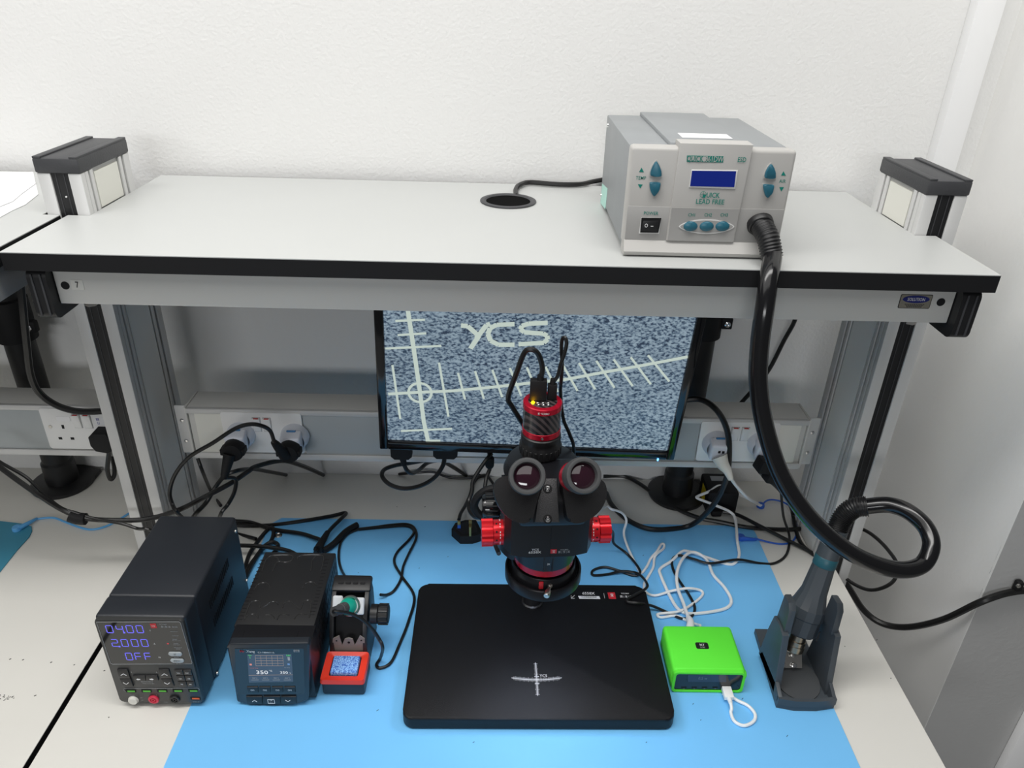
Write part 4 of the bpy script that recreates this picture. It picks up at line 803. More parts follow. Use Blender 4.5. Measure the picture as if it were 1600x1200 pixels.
# column and focus arm
bm = NB(); lathe(bm, (AX-.002, -.533, TB), Z_, [(0, 0), (.019, 0), (.019, .004), (.0165, .006), (.016, .30), (.014, .303), (0, .303)], 32); obj('column', bm, BLK, ms_)
bm = NB(); lathe(bm, H(0, .165, 1.02), Z_, [(.0165, -.02), (.034, -.018), (.034, .045), (.0165, .047)], 32, close=True); fh = obj('focus_holder', bm, SCOPES, ms_)
bm = NB(); obox(bm, H(0, .095, 1.045), hu, hv, Z_, .022, .055, .026, .004); obj('focus_rack', bm, SCOPES, ms_)
for s in (-1, 1):
    fz = at_y(778, 789, AY+.11).z; k0 = H(s*.056, .110, fz); bm = NB(); lathe(bm, k0, hu*s, [(.012, -.050), (.012, 0), (.020, .001), (.0215, .004), (.0215, .024), (.019, .028), (0, .028)], 24); kn = obj('focus_knob', bm, BLKG, ms_)
    for i in range(18):
        a = i*math.pi/9; dr = hv*math.cos(a)+Z_*math.sin(a); bm = NB(); obox(bm, k0+hu*(s*.014)+dr*.0215, hu, dr.cross(hu), dr, .009, .0014, .0012, .0005, 1); obj('knob_rib', bm, BLK, kn)
bm = NB(); tube(bm, [at_y(778, 762, -.575), at_y(760, 766, -.575), at_y(746, 777, -.575), at_y(741, 791, -.575), at_y(749, 804, -.575), at_y(768, 811, -.575)], .0065, 10, 5); obj('focus_bracket', bm, BLKM, ms_)
# ring-shaped scope holder
bm = NB(); lathe(bm, H(-.004, .045, 1.035), Z_, [(.048, -.012), (.060, -.012), (.062, -.010), (.062, .010), (.060, .012), (.048, .012)], 40, close=True); obj('scope_ring', bm, SCOPES, ms_)
bm = NB(); lathe(bm, H(-.075, .055, 1.022), hu*-1, [(0, 0), (.005, 0), (.005, .012), (0, .013)], 14); obj('clamp_screw', bm, CABLEW, ms_)
# zoom body
bY = AY-.047
zt0, zt1 = at_y(855, 868, bY).z, at_y(855, 818, bY).z
bm = NB(); P = [H(u_, v_, zt0) for u_, v_ in ((-.060, -.028), (-.052, -.044), (-.03, -.050), (.03, -.050), (.052, -.044), (.060, -.028), (.060, .046), (-.060, .046))]; prism(bm, P, (0, 0, zt1-zt0+.014), 0); zbd = obj('zoom_body', bm, SCOPES, ms_, sharp=20)
bm = NB(); obox(bm, H(.0005, -.0502, (zt0+zt1)/2), hu, hv, Z_, .0004, .0003, (zt1-zt0)/2); obj('body_seam', bm, BLKM, zbd)
cM = crop(815, 845, .075)
def mz(cx, cy): return at_plane(*cM(cx, cy), H(0, -.0504, 1), hv)
text('YCS', .0048, mz(285, 185), WHITEP, zbd, ux=hu, bold=0.0080, xs=1.5); text('6558X', .0052, mz(275, 240), WHITEP, zbd, ux=hu, bold=0.0080, xs=1.6)
bm = NB(); prism(bm, [mz(a, b_) for a, b_ in ((605, 180), (735, 178), (728, 262), (600, 265))], hv*.0003); obj('maker_mark', bm, REDPR, zbd); text('宝', .0055, mz(668, 222), WHITEP, zbd, ux=hu, depth=.0006)
text('YCS.BKF', .0032, mz(890, 186), GREYP, zbd, ux=hu, bold=0.0080, xs=1.2); text('国 | 宝 | 匠', .0042, mz(885, 232), GREYP, zbd, ux=hu, bold=0.0080, xs=1.1)
zk0 = at_y(855, 830, AY-.005).z
for s in (-1, 1):
    k0 = H(s*.060, -.004, zk0); bm = NB(); lathe(bm, k0, hu*s, [(.0175, 0), (.0175, .0135), (.0165, .014), (0, .0141)], 36); kn = obj('zoom_collar', bm, RED, ms_)
    bm = NB(); P = []
    for i in range(48):
        a = i*2*math.pi/48; rr = .0192 if (i % 6) < 4 else .0172; P.append(k0+hu*(s*.0142)+hv*(rr*math.cos(a))+Z_*(rr*math.sin(a)))
    prism(bm, P, hu*(s*.0155), 0); obj('zoom_knob', bm, RED, ms_, sharp=25)
    for i in range(28):
        a = i*2*math.pi/28
        if i % 7 in (0, 3): continue
        dr = hv*math.cos(a)+Z_*math.sin(a); bm = NB(); obox(bm, k0+hu*(s*.0045)+dr*.0175, hu, dr.cross(hu), dr, .0006, .0011, .0002); obj('scale_mark', bm, WHITEP, kn)
    for i in range(5):
        a = math.radians(100+i*40); dr = hv*math.cos(a)+Z_*math.sin(a); bm = NB(); cyl(bm, k0+hu*(s*.0095)+dr*.0170, k0+hu*(s*.0095)+dr*.0177, .0014, n=12); obj('set_screw_hole', bm, BLKM, kn)
# objective and ring light
def sc_(py, rr): return at_y(847, py, AY-rr).z
zh = sc_(893, .044); zrr = sc_(901, .041); zc = sc_(906, .0445); zo = sc_(925, .0545); zb_ = sc_(941, .0545)
bm = NB(); lathe(bm, (AX, AY, 0), Z_, [(.0, zt0+.004), (.048, zt0+.004), (.0465, zt0-.010), (.0445, zh), (0, zh)], 48); ob_ = obj('objective_housing', bm, SCOPES, ms_)
for s in (-1, 1): bm = NB(); obox(bm, H(s*.006, -.0462, (zt0+zh)/2), hu, hv, Z_, .0006, .0010, (zt0-zh)/2-.002); obj('housing_rib', bm, BLK, ob_)
text('2X', .0042, H(0, -.0468, (zt0+zh)/2), WHITEP, ob_, ux=hu, bold=.01)
bm = NB(); lathe(bm, (AX, AY, 0), Z_, [(.0425, zh+.001), (.0425, zrr), (.036, zrr-.003)], 48); obj('red_objective_ring', bm, CRIM, ms_)
bm = NB(); lathe(bm, (AX, AY, 0), Z_, [(.037, zrr), (.036, zb_+.002), (0, zb_+.002)], 48); obj('lens_barrel', bm, BLKM, ms_)
bm = NB(); lathe(bm, (AX, AY, 0), Z_, [(.037, zb_), (.0535, zb_), (.0550, zb_+.002), (.0550, zo-.002), (.0538, zo), (.0518, zo), (.0500, zo-.004), (.0470, zo-.005), (.0455, zc-.002), (.0445, zc), (.0425, zc-.001), (.0415, zo-.003), (.037, zo-.004)], 64, close=True); rl = obj('ring_light', bm, SCOPES, ms_)
bm = NB(); lathe(bm, (AX, AY, zb_-.0006), Z_, [(.038, -.001), (.050, -.001), (.050, 0), (.038, 0)], 64, close=True); obj('led_ring', bm, emis('ring_light_leds', (.70, .79, 1), 36), rl)
q = H(-.0085, -.0468, (zc+zo)/2-.001); bm = NB(); obox(bm, q, hu, hv, Z_, .0032, .0014, .0060, .0008); obj('red_marker', bm, REDPR, rl)
bm = NB(); tA0 = H(.0045, -.0455, zo+.003); sdir = (at_y(852, 936, AY-.070)-tA0).normalized(); lathe(bm, tA0, sdir, [(.0035, -.004), (.0035, .003), (.0022, .003), (.0026, .009), (.0036, .0095), (.0042, .012), (.0042, .020), (.0036, .021), (0, .021)], 20); obj('thumbscrew', bm, STEEL, rl)
# head: eyepiece housings, eyepieces
en = (hv*-.80+Z_*.60).normalized()
cH = crop(760, 690, .13333)
eL, eR = at_y(824, 744, -.795), at_y(913, 743, -.790)
lout = [(560, 420), (400, 402), (255, 403), (180, 410), (130, 440), (95, 500), (88, 580), (110, 680), (160, 780), (220, 860), (300, 920), (380, 955), (450, 960), (520, 935), (552, 880), (572, 790), (600, 650), (625, 500)]
rout = [(905, 420), (1050, 400), (1200, 400), (1330, 430), (1390, 480), (1415, 560), (1410, 660), (1370, 760), (1300, 850), (1200, 920), (1110, 955), (1040, 962), (975, 935), (945, 880), (930, 790), (910, 650), (895, 520)]
for e_, outl, sgn in ((eL, lout, -1), (eR, rout, 1)):
    c = e_-en*.046
    P = chaikin([at_plane(*cH(a, b_), c, en) for a, b_ in outl], 2); bm = NB(); prism(bm, P, en*-.034, .003, 3); hsg = obj('prism_housing', bm, SCOPE, ms_)
    ax = (en+hu*(.05*sgn if sgn < 0 else .10)).normalized()
    bm = NB(); lathe(bm, e_-ax*.046, ax, [(.0195, -.004), (.0195, .006), (.0188, .008), (.0188, .020)], 40); obj('eyepiece_tube', bm, CRIM, ms_)
    for h in (.011, .015): bm = NB(); lathe(bm, e_-ax*.046, ax, [(.0188, h), (.0193, h+.0003), (.0193, h+.0013), (.0188, h+.0016)], 40); obj('chrome_band', bm, CHROME, ms_)
    bm = NB(); lathe(bm, e_-ax*.046, ax, [(.0190, .018), (.0212, .019), (.0212, .028), (.0222, .029), (.0226, .032), (.0226, .042), (.0215, .0455), (.0195, .0460), (.0170, .0455), (.0160, .043), (.0156, .036)], 48); ec = obj('eyecup', bm, RUBG, ms_)
    bm = NB(); lathe(bm, e_-ax*.046, ax, [(.0157, .036), (.0157, .038), (.012, .0395), (.006, .0406), (0, .041)], 40); obj('eyepiece_lens', bm, LENS, ms_)
bm = NB(); c = eL-en*.062; P = [at_plane(*cH(a, b_), c, en) for a, b_ in ((690, 430), (825, 430), (838, 700), (858, 948), (568, 948), (600, 700))]; prism(bm, P, en*-.05, .0015); cbk = obj('centre_block', bm, mat('black_speckle_enamel', (.035, .035, .037), .38, bump=.5, bscale=900), ms_)
for cx, cy in ((715, 552), (718, 910)):
    q = at_plane(*cH(cx, cy), c, en); bm = NB(); lathe(bm, q, en, [(.0058, -.0005), (.0058, .0008), (.0045, .001), (.0045, .0002)], 20); obj('screw_well', bm, BLKM, cbk); bm = NB(); lathe(bm, q, en, [(.0036, 0), (.0036, .0022), (.0026, .003), (.001, .003), (0, .0015)], 14); obj('cap_screw', bm, CHROME, cbk)
hz0 = 1.045+.035
CMX, CMY = H(0, .052, 0).x-.006, H(0, .052, 0).y
bm = NB(); lathe(bm, (CMX+.004, CMY-.004, 0), Z_, [(0, zt1+.010), (.050, zt1+.010), (.055, zt1+.02), (.055, 1.150), (.050, 1.162), (.030, 1.168), (0, 1.168)], 48); obj('head_dome', bm, SCOPES, ms_)
bm = NB(); obox(bm, H(0, -.01, zt1+.025), hu, hv, Z_, .045, .05, .022, .008); obj('head_base', bm, SCOPES, ms_)
# camera on the third port
def caz(py): # height on the camera axis front side for a photo row
    d = ray(855, py); t = (CMY-CAM.y)/d.y; return (CAM+d*t).z
ct = caz(626); cb_ = ct-.049
bm = NB(); lathe(bm, (CMX, CMY, 0), Z_, [(.024, 1.160), (.024, cb_-.034), (.022, cb_-.032)], 40); obj('port_collar', bm, CRIM, ms_)
bm = NB(); lathe(bm, (CMX, CMY, 0), Z_, [(.024, cb_-.034), (.0288, cb_-.032), (.0288, cb_-.017), (.0275, cb_-.015), (.0275, cb_-.009), (.0280, cb_-.007), (.0275, cb_-.002), (.024, cb_+.001)], 48); adp = obj('port_adapter', bm, BLK, ms_)
for i in range(24):
    a = i*math.pi/12; dr = V((math.cos(a), math.sin(a), 0)); bm = NB(); obox(bm, V((CMX, CMY, cb_-.0245))+dr*.0289, dr.cross(Z_), dr, Z_, .0022, .0007, .006, .0004, 1); obj('adapter_rib', bm, BLK, adp)
bm = NB(); lathe(bm, (CMX, CMY, 0), Z_, [(.024, cb_), (.0266, cb_+.001), (.0266, cb_+.0090), (.0256, cb_+.0095)], 48); obj('lower_red_band', bm, CRIM, ms_)
bm = NB(); lathe(bm, (CMX, CMY, 0), Z_, [(.0256, cb_+.009), (.0260, cb_+.0095), (.0260, ct-.009), (.0256, ct-.0085)], 48); obj('carbon_sleeve', bm, CF, ms_)
bm = NB(); lathe(bm, (CMX, CMY, 0), Z_, [(.0256, ct-.0095), (.0266, ct-.009), (.0266, ct-.0012), (.0256, ct), (.0198, ct), (.0196, ct-.0015)], 48); ub = obj('upper_red_band', bm, CRIM, ms_)
bm = NB(); lathe(bm, (CMX, CMY, 0), Z_, [(.0200, ct-.001), (0, ct-.001)], 40); cpl = obj('carbon_top_plate', bm, CF, ms_)
for i, (dx, dy) in enumerate(((-.009, -.004), (-.002, -.004), (.005, -.004), (-.0015, -.009), (.005, -.009), (-.008, -.009))):
    bm = NB(); lathe(bm, (CMX+dx+.002, CMY+dy-.001, ct-.001), Z_, [(.0022, 0), (.0022, .001), (.001, .0018), (0, .002)], 12); obj('camera_button', bm, CHROME, cpl)
bm = NB(); lathe(bm, (CMX-.0135, CMY-.0045, ct-.001), Z_, [(.0022, 0), (.002, .0012), (0, .002)], 12); obj('status_light', bm, LEDY, cpl)
p = V((CMX, CMY-.0268, ct-.0052)); text('宝 YCS.BKF', .0042, p, WHITEP, ub, bold=0.0080)
bm = NB(); lathe(bm, (CMX, CMY-.0266, cb_+.005), (0, -1, 0), [(.0022, 0), (.002, .0012), (0, .0014)], 12); obj('set_screw', bm, CHROME, ms_)

# ------------------------------------------------------------------ cables
def cable(name, label, pts, r, m=CABLE, n=8, group='black cables on the bench', cat='cable', parts=None, sub=6):
    q = V(pts[0]); root = thing(name, label, cat, tuple(q), group) if parts is not None else None
    bm = NB(); tube(bm, pts, r, n, sub)
    if root:
        obj('cord', bm, m, root)
        for nm, b2, m2 in parts: obj(nm, b2, m2, root)
        return root
    return tag(obj(name, bm, m, loc=q), label, cat, group)
def Zt(c, pts, h=0, r=.003):
    o_ = []
    for t_ in pts: o_.append(at_z(*(c(t_[0], t_[1]) if c else t_[:2]), TM+r+(t_[2] if len(t_) > 2 else h)))
    return o_
def bx(c, ux, uy, uz, hx, hy, hz_, r=.001): b2 = NB(); obox(b2, c, ux, uy, uz, hx, hy, hz_, r); return b2
# camera leads
cC = crop(780, 520, .16667)
def cy_(cx, cy, y): return at_y(*cC(cx, cy), y)
hb = V((CMX-.0065, CMY+.004, ct)); ub_ = V((CMX+.0125, CMY+.006, ct))
z1 = at_y(*cC(400, 440), CMY+.004).z; z2 = at_y(*cC(545, 480), CMY+.006).z
cable('camera_cable', 'black video cable with wide plug arching left from the top of the microscope camera', [V((hb.x+.002, hb.y, z1+.001)), cy_(405, 330, CMY+.003), cy_(365, 200, CMY+.002), cy_(300, 155, CMY+.002), cy_(235, 190, CMY+.004), cy_(165, 370, CMY+.008), cy_(85, 600, CMY+.016), cy_(120, 690, CMY+.02), cy_(200, 820, CMY+.025), cy_(262, 925, CMY+.03), cy_(300, 1080, CMY+.04), cy_(310, 1300, CMY+.07)], .0037, parts=[('plug', bx(V((hb.x, hb.y, (ct+z1)/2)), X, Y_, Z_, .0112, .0055, (z1-ct)/2+.0002, .001), BLKM), ('strain_relief', cyl(NB(), (hb.x+.002, hb.y, z1), (hb.x+.002, hb.y, z1+.007), .005, .0042, 14), BLKM)])
cable('camera_cable', 'black thin cable folded upright above the right of the microscope camera', [V((ub_.x, ub_.y, z2+.001)), cy_(550, 400, CMY+.006), cy_(575, 300, CMY+.006), cy_(610, 200, CMY+.007), cy_(632, 100, CMY+.009), cy_(615, 45, CMY+.012), cy_(590, 65, CMY+.014), cy_(583, 150, CMY+.016), cy_(590, 300, CMY+.018), cy_(582, 440, CMY+.02), cy_(575, 560, CMY+.03), cy_(600, 800, CMY+.035), cy_(660, 950, CMY+.035), cy_(700, 1080, CMY+.04), cy_(690, 1300, CMY+.07)], .0026, parts=[('plug', bx(V((ub_.x, ub_.y, (ct+z2)/2)), X, Y_, Z_, .0062, .0042, (z2-ct)/2+.0002, .001), BLKM), ('strain_relief', cyl(NB(), (ub_.x, ub_.y, z2), (ub_.x, ub_.y, z2+.008), .0042, .0032, 14), BLKM)])

# adapters, euro plugs and leads at the sockets
def adapter(px, py, label, blue=True, front=True):
    c_ = at_y(px, py, YT-.018); r = thing('travel_adapter', label, 'adapter', (c_.x, YT, c_.z), 'white travel adapters in the sockets')
    o_ = V((c_.x, YT-.0058, c_.z))
    bm = NB(); lathe(bm, o_, (0, -1, 0), [(0, 0), (.026, 0), (.0262, .005), (.024, .016), (.0215, .022)], 32); obj('body', bm, ADP, r)
    bm = NB(); obox(bm, o_+V((0, -.024, .002)), X, V((0, .97, .25)), V((0, -.25, .97)), .0185, .013, .019, .005, 3); obj('face_block', bm, ADP, r)
    bm = NB(); obox(bm, o_+V((0, -.0215, .0225)), X, V((0, .5, .86)), V((0, -.86, .5)), .008, .0018, .0022, .0004, 1); obj('blue_stripe', bm, mat('blue_stripe', (.03, .16, .35), .5), r)
    if front:
        bm = NB()
        for a, b_ in ((0, .010), (-.0035, .004), (.0035, .0035)): obox(bm, o_+V((a, -.0375, b_)), X, Y_, Z_, .0022, .0014, .0026)
        obj('pin_holes', bm, BLKM, r)
    return o_+V((0, -.037, 0))
a1 = adapter(374, 684, 'white travel adapter in the leftmost socket behind the round black plug hanging down', front=False)
a2 = adapter(459, 686, 'white travel adapter with blue stripe behind the second round black plug from the left', front=False)
a3 = adapter(1121, 697, 'white travel adapter right of the monitor with a white cable plugged in')
a4 = adapter(1192, 698, 'white travel adapter in the rightmost socket behind the thick hose', front=False)
def europlug(o_, label, up, pts, group='round black plugs on the left sockets'):
    r = thing('round_plug', label, 'plug', tuple(o_), group)
    bm = NB(); lathe(bm, o_+V((0, 0, -.004)), (0, -1, 0), [(0, -.001), (.0185, -.001), (.0195, .001), (.0195, .016), (.017, .022), (0, .024)], 24); hd = obj('plug_head', bm, BLKM, r)
    for k in (-1, 1): bm = NB(); obox(bm, o_+V((k*.0185, -.010, -.004)), X, Y_, Z_, .003, .010, .006, .0015); obj('grip_wing', bm, BLKM, hd)
    d = V((-.008, -.014, .03 if up else -.03)); c_ = o_+V((-.004, -.020, -.006))
    bm = NB(); tube(bm, [c_, c_+d*.5, c_+d, c_+d*1.35], .008, 12, 4, rad=lambda f: .0115*(1-f)+.0055*f); obj('cord_sleeve', bm, BLKM, r)
    for k in range(3): bm = NB(); lathe(bm, c_+d*(.75+.18*k), d, [(.006, -.0012), (.0082-.0006*k, -.001), (.0082-.0006*k, .001), (.006, .0012)], 14); obj('sleeve_rib', bm, BLKM, r)
    bm = NB(); tube(bm, [c_+d*1.3]+pts, .0036, 8, 6); obj('cord', bm, CABLE, r)
f4 = crop(230, 580, .24375)
def y4(cx, cy, y): return at_y(*f4(cx, cy), y)
europlug(a2, 'round black plug in the second adapter with its cable arching up to the left', True, [y4(790, 385, -.425), y4(740, 352, -.43), y4(660, 340, -.435), y4(560, 370, -.44), y4(420, 460, -.44), y4(270, 550, -.44), y4(180, 660, -.44), y4(145, 770, -.44), y4(160, 850, -.445), y4(205, 920, -.45), at_z(310, 830, T+.004)])
europlug(a1, 'round black plug in the leftmost adapter with its cable hanging down', False, [y4(565, 690, -.41), y4(560, 770, -.415), y4(520, 850, -.42), y4(470, 920, -.43), at_z(345, 825, T+.004), at_z(400, 842, TM+.004)])
cable('mains_cable', 'long black cable crossing the left post and tied with a velcro strap', [at_z(505, 742, T+.005), at_y(470, 727, -.24), at_y(440, 720, -.30), y4(700, 610, -.36), y4(650, 640, -.38), y4(540, 715, -.40), y4(380, 800, -.43), y4(200, 890, -.44), at_y(230, 811, -.445), at_y(180, 813, -.45), at_y(134, 810, -.455), at_y(100, 798, -.455), at_y(60, 773, -.46), at_y(20, 745, -.46), at_y(-40, 700, -.46)], .0046, parts=[('velcro_strap', tube(NB(), [at_y(109, 806, -.455), at_y(122, 810, -.455), at_y(134, 811, -.455)], .011, 10, 2), BLKM)])
cable('mains_cable', 'thin black cable above the tied cable at the far left', [at_y(-40, 695, -.43), at_y(0, 722, -.44), at_y(40, 745, -.445), at_y(62, 766, -.45), at_y(90, 790, -.452), at_y(112, 800, -.453), at_y(150, 811, -.455), at_y(190, 818, -.46), at_y(215, 826, -.46), at_y(235, 828, -.47), at_z(262, 845, T+.004)], .0030)
cable('mains_cable', 'black cable curling from behind the trunking past the left hanging plug', [at_z(447, 742, T+.004), at_y(420, 737, -.22), at_y(395, 733, -.30), at_y(372, 735, -.36), y4(500, 670, -.37), y4(440, 740, -.375), y4(380, 840, -.40), y4(310, 915, -.42), at_z(295, 818, T+.004)], .0040)
cable('mains_cable', 'short black cable dropping from the left end of the trunking to the worktop', [at_y(309, 716, -.30), at_y(317, 738, -.30), at_z(330, 768, T+.004), at_z(345, 790, T+.004)], .0035)
# leads behind the power supply and soldering station
cable('power_lead', 'black lead folded to a point on the worktop behind the soldering station', [at_z(360, 820, T+.004), at_z(*c2(200, 78), T+.004), at_z(*c2(330, 72), T+.004), at_z(*c2(500, 48), T+.006), at_z(*c2(650, 22), T+.008), at_z(*c2(728, 5), T+.010), at_z(*c2(700, 40), T+.016), at_z(*c2(640, 100), T+.016), at_z(*c2(590, 170), T+.014), at_z(*c2(555, 230), T+.02)], .0040, parts=[('sleeve', tube(NB(), [at_z(*c2(625, 115), T+.016), at_z(*c2(590, 175), T+.015), at_z(*c2(570, 215), T+.017)], .007, 10, 3, rad=lambda f: .0052+.004*f), BLKM)])
cable('power_lead', 'black lead running right across the mat corner towards the soldering station', [at_z(362, 814, T+.004), at_z(*c2(180, 58), T+.004), at_z(*c2(270, 85), T+.006), at_z(*c2(350, 105), T+.008), at_z(*c2(470, 122), T+.010), at_z(*c2(545, 145), T+.012), at_z(*c2(585, 165), T+.012), at_z(*c2(560, 225), T+.02)], .0042)
cable('power_lead', 'black lead beside the case of the power supply, left strand of the bundle', [at_z(*c2(150, 340), T+.004), at_z(*c2(180, 240), T+.004), at_z(*c2(230, 165), T+.004), at_z(*c2(280, 105), T+.005), at_z(*c2(310, 88), T+.006), at_z(*c2(318, 120), T+.006), at_z(*c2(300, 170), T+.006), at_z(*c2(250, 215), T+.006), at_z(*c2(180, 310), T+.006), at_z(*c2(150, 370), T+.006)], .0040)
cable('power_lead', 'black lead beside the power supply with a round bend, right strand of the bundle', [at_z(*c2(155, 385), T+.006), at_z(*c2(200, 290), T+.008), at_z(*c2(260, 200), T+.008), at_z(*c2(310, 172), T+.010), at_z(*c2(342, 185), T+.010), at_z(*c2(335, 215), T+.010), at_z(*c2(300, 250), T+.010)], .0042)
cable('power_lead', 'black lead stretched straight from the power supply to the soldering station', [at_z(*c2(120, 190), T+.03), at_z(*c2(210, 193), T+.028), at_z(*c2(310, 203), T+.025), at_z(*c2(400, 220), T+.022), at_z(*c2(460, 250), T+.02)], .0040)
cable('strap_end', 'black velcro strap lying diagonally on the mat behind the iron stand', [at_z(*c2(600, 222), TM+.008), at_z(*c2(660, 180), TM+.008), at_z(*c2(730, 110), TM+.008), at_z(*c2(795, 72), TM+.008)], .0062, BLKM, cat='strap')
bm = NB(); tube(bm, Zt(c2, [(795, 98), (900, 85), (1000, 72), (1080, 70), (1120, 95), (1128, 150), (1085, 240), (1055, 310), (1042, 380), (1005, 445), (965, 470), (925, 470, .01)]), .0027); obj('cord_strand', bm, CABLE, ir)
bm = NB(); tube(bm, Zt(c2, [(795, 100), (740, 125), (700, 175), (688, 250), (700, 320), (735, 385, .03)]), .0027); obj('cord_strand', bm, CABLE, ir)
# below the monitor
f7 = crop(560, 680, 1/6)
def y7(cx, cy, y): return at_y(*f7(cx, cy), y)
def monplug(cx0, cx1, cy0, cy1, y): 
    a, b_ = y7(cx0, cy0, y), y7(cx1, cy1, y); b2 = NB(); P = [V((a.x, y-.006, a.z+.006)), V((b_.x, y-.006, a.z+.006)), V((b_.x, y-.006, b_.z+.006)), V((b_.x-.006, y-.006, b_.z)), V((a.x+.006, y-.006, b_.z)), V((a.x, y-.006, b_.z+.006))]; prism(b2, P, (0, .014, 0)); return b2
cable('monitor_cable', 'black cable from the left plug under the monitor, dipping briefly', [y7(415, 205, -.425), y7(425, 265, -.425), y7(460, 335, -.42), y7(510, 355, -.40), y7(570, 325, -.36), y7(640, 265, -.32), y7(720, 240, -.27), y7(800, 250, -.22), at_z(*f7(1000, 372), T+.005)], .0040, group='cables under the monitor', parts=[('plug', monplug(305, 505, 140, 215, -.425), BLKM), ('strain_relief', cyl(NB(), y7(415, 210, -.425), y7(428, 275, -.425), .0062, .0048, 12), BLKM)])
cable('monitor_cable', 'black cable from the second plug under the monitor hanging in a wide loop', [y7(808, 205, -.425), y7(790, 290, -.425), y7(710, 400, -.425), y7(580, 475, -.42), y7(430, 500, -.415), y7(300, 465, -.41), y7(225, 390, -.40), y7(240, 325, -.38), y7(340, 285, -.36), y7(480, 262, -.33), y7(650, 235, -.29), y7(760, 235, -.24), y7(880, 290, -.18), at_z(*f7(1010, 376), T+.004)], .0040, group='cables under the monitor', parts=[('plug', monplug(702, 930, 140, 210, -.425), BLKM)])
cable('monitor_cable', 'thin black cable along the back of the worktop below the monitor', [at_z(*f7(380, 365), T+.003), at_z(*f7(540, 352), T+.02), at_z(*f7(700, 345), T+.02), at_z(*f7(850, 395), T+.004), at_z(*f7(1060, 397), T+.004), at_z(*f7(1180, 360), T+.004), at_z(*f7(1275, 470), T+.004)], .0030, group='cables under the monitor')
cable('inline_cable', 'black cable with a moulded connector hanging just left of the microscope camera', [y7(1225, 160, -.43), y7(1235, 250, -.43), y7(1230, 320, -.43), y7(1200, 400, -.44), y7(1185, 520, -.46), y7(1185, 690, -.49)], .0036, group='cables under the monitor', parts=[('connector', tube(NB(), [y7(1232, 205, -.43), y7(1232, 250, -.43), y7(1228, 300, -.43)], .0075, 12, 3, rad=lambda f: .006 if f in (0, 1) else .0078), BLKM)])
cable('inline_cable', 'black glossy cable curving down to the left red knob of the microscope', [y7(1250, 170, -.43), y7(1200, 230, -.44), y7(1130, 330, -.45), y7(1075, 430, -.46), y7(1065, 530, -.47), y7(1035, 620, -.48), y7(1040, 700, -.50), y7(1090, 765, -.52), y7(1180, 805, -.55), H(-.06, .06, .985)], .0036, group='cables under the monitor')
# upturned mains plug
up = thing('mains_plug', 'black three pin plug lying pins up on the mat edge left of the microscope', 'plug', (-.065, -.325, TM))
P = [at_z(a, b_, T+.022) for a, b_ in ((705.5, 826), (711, 817), (727, 812), (744, 812), (752, 828), (751.5, 834), (738, 838), (719, 838))]
bm = NB(); prism(bm, P, (0, 0, -.0195), .001); uo = obj('plug_body', bm, BLKM, up)
cc_ = sum(P, V())/8
bm = NB(); prism(bm, [cc_+(p_-cc_)*.72+V((0, 0, .0002)) for p_ in P], (0, 0, .0006)); obj('pin_face', bm, BLK, up)
c7 = crop(690, 770, .083333)
for (cx, cy), w2, d2, h2, nm in (((328, 600), .0032, .002, .018, 'live_pin'), ((540, 590), .0032, .002, .018, 'live_pin'), ((537, 790), .0022, .0042, .023, 'earth_pin')):
    q = at_z(*c7(cx, cy+60 if cy < 700 else cy), T+.022)
    if nm == 'live_pin' and cx < 400:
        bm = NB(); box(bm, q.x-w2, q.x+w2, q.y-d2, q.y+d2, T+.0215, T+.031); obj('blue_pin_sleeve', bm, CABLEB, up)
    bm = NB(); box(bm, q.x-w2*.95, q.x+w2*.95, q.y-d2*.95, q.y+d2*.95, T+.0215, T+.022+h2, .0004); obj(nm, bm, BRASS, up)
bm = NB(); tube(bm, [at_z(717, 812, T+.014), at_z(720, 802, T+.014), at_z(727, 790, T+.012), at_z(735, 772, T+.006), at_z(739, 757, T+.005), at_z(747, 746, T+.005), at_z(760, 743, T+.005)], .0038, 8); obj('cord', bm, CABLE, up)
# right of the microscope
f8 = crop(900, 680, .225); f2 = crop(1060, 460, .36667); f6 = crop(1000, 760, .32505)
def y2(cx, cy, y): return at_y(*f2(cx, cy), y)
cable('monitor_cable', 'thick black cable hanging in a deep loop from the right of the monitor', [y2(10, 452, -.33), y2(95, 448, -.34), y2(160, 490, -.37), y2(203, 565, -.385), y2(216, 650, -.39), y2(205, 780, -.38), y2(150, 895, -.35), at_z(*f2(60, 980), T+.014), at_z(1044, 827, T+.007), at_z(1012, 826, TM+.006), at_z(985, 815, TM+.006), at_z(967, 801, T+.006), at_z(954, 786, T+.006), at_z(947, 770, T+.006)], .0054, group='black cables right of the microscope')
cable('mains_cable', 'long black cable along the back of the mat from the microscope to the right post', Zt(f8, [(190, 285), (330, 285), (430, 330), (560, 420), (700, 510), (850, 572), (1000, 602), (1200, 640), (1450, 655), (1600, 642), (1690, 600)], 0, .0046), .0045, group='black cables right of the microscope')
cable('mains_cable', 'black cable slanting from the black power brick down to the right post', Zt(f8, [(1020, 530, .002), (1120, 552, .004), (1280, 632, .010), (1450, 720, .004), (1600, 795), (1690, 850)], 0, .004), .0040, group='black cables right of the microscope')
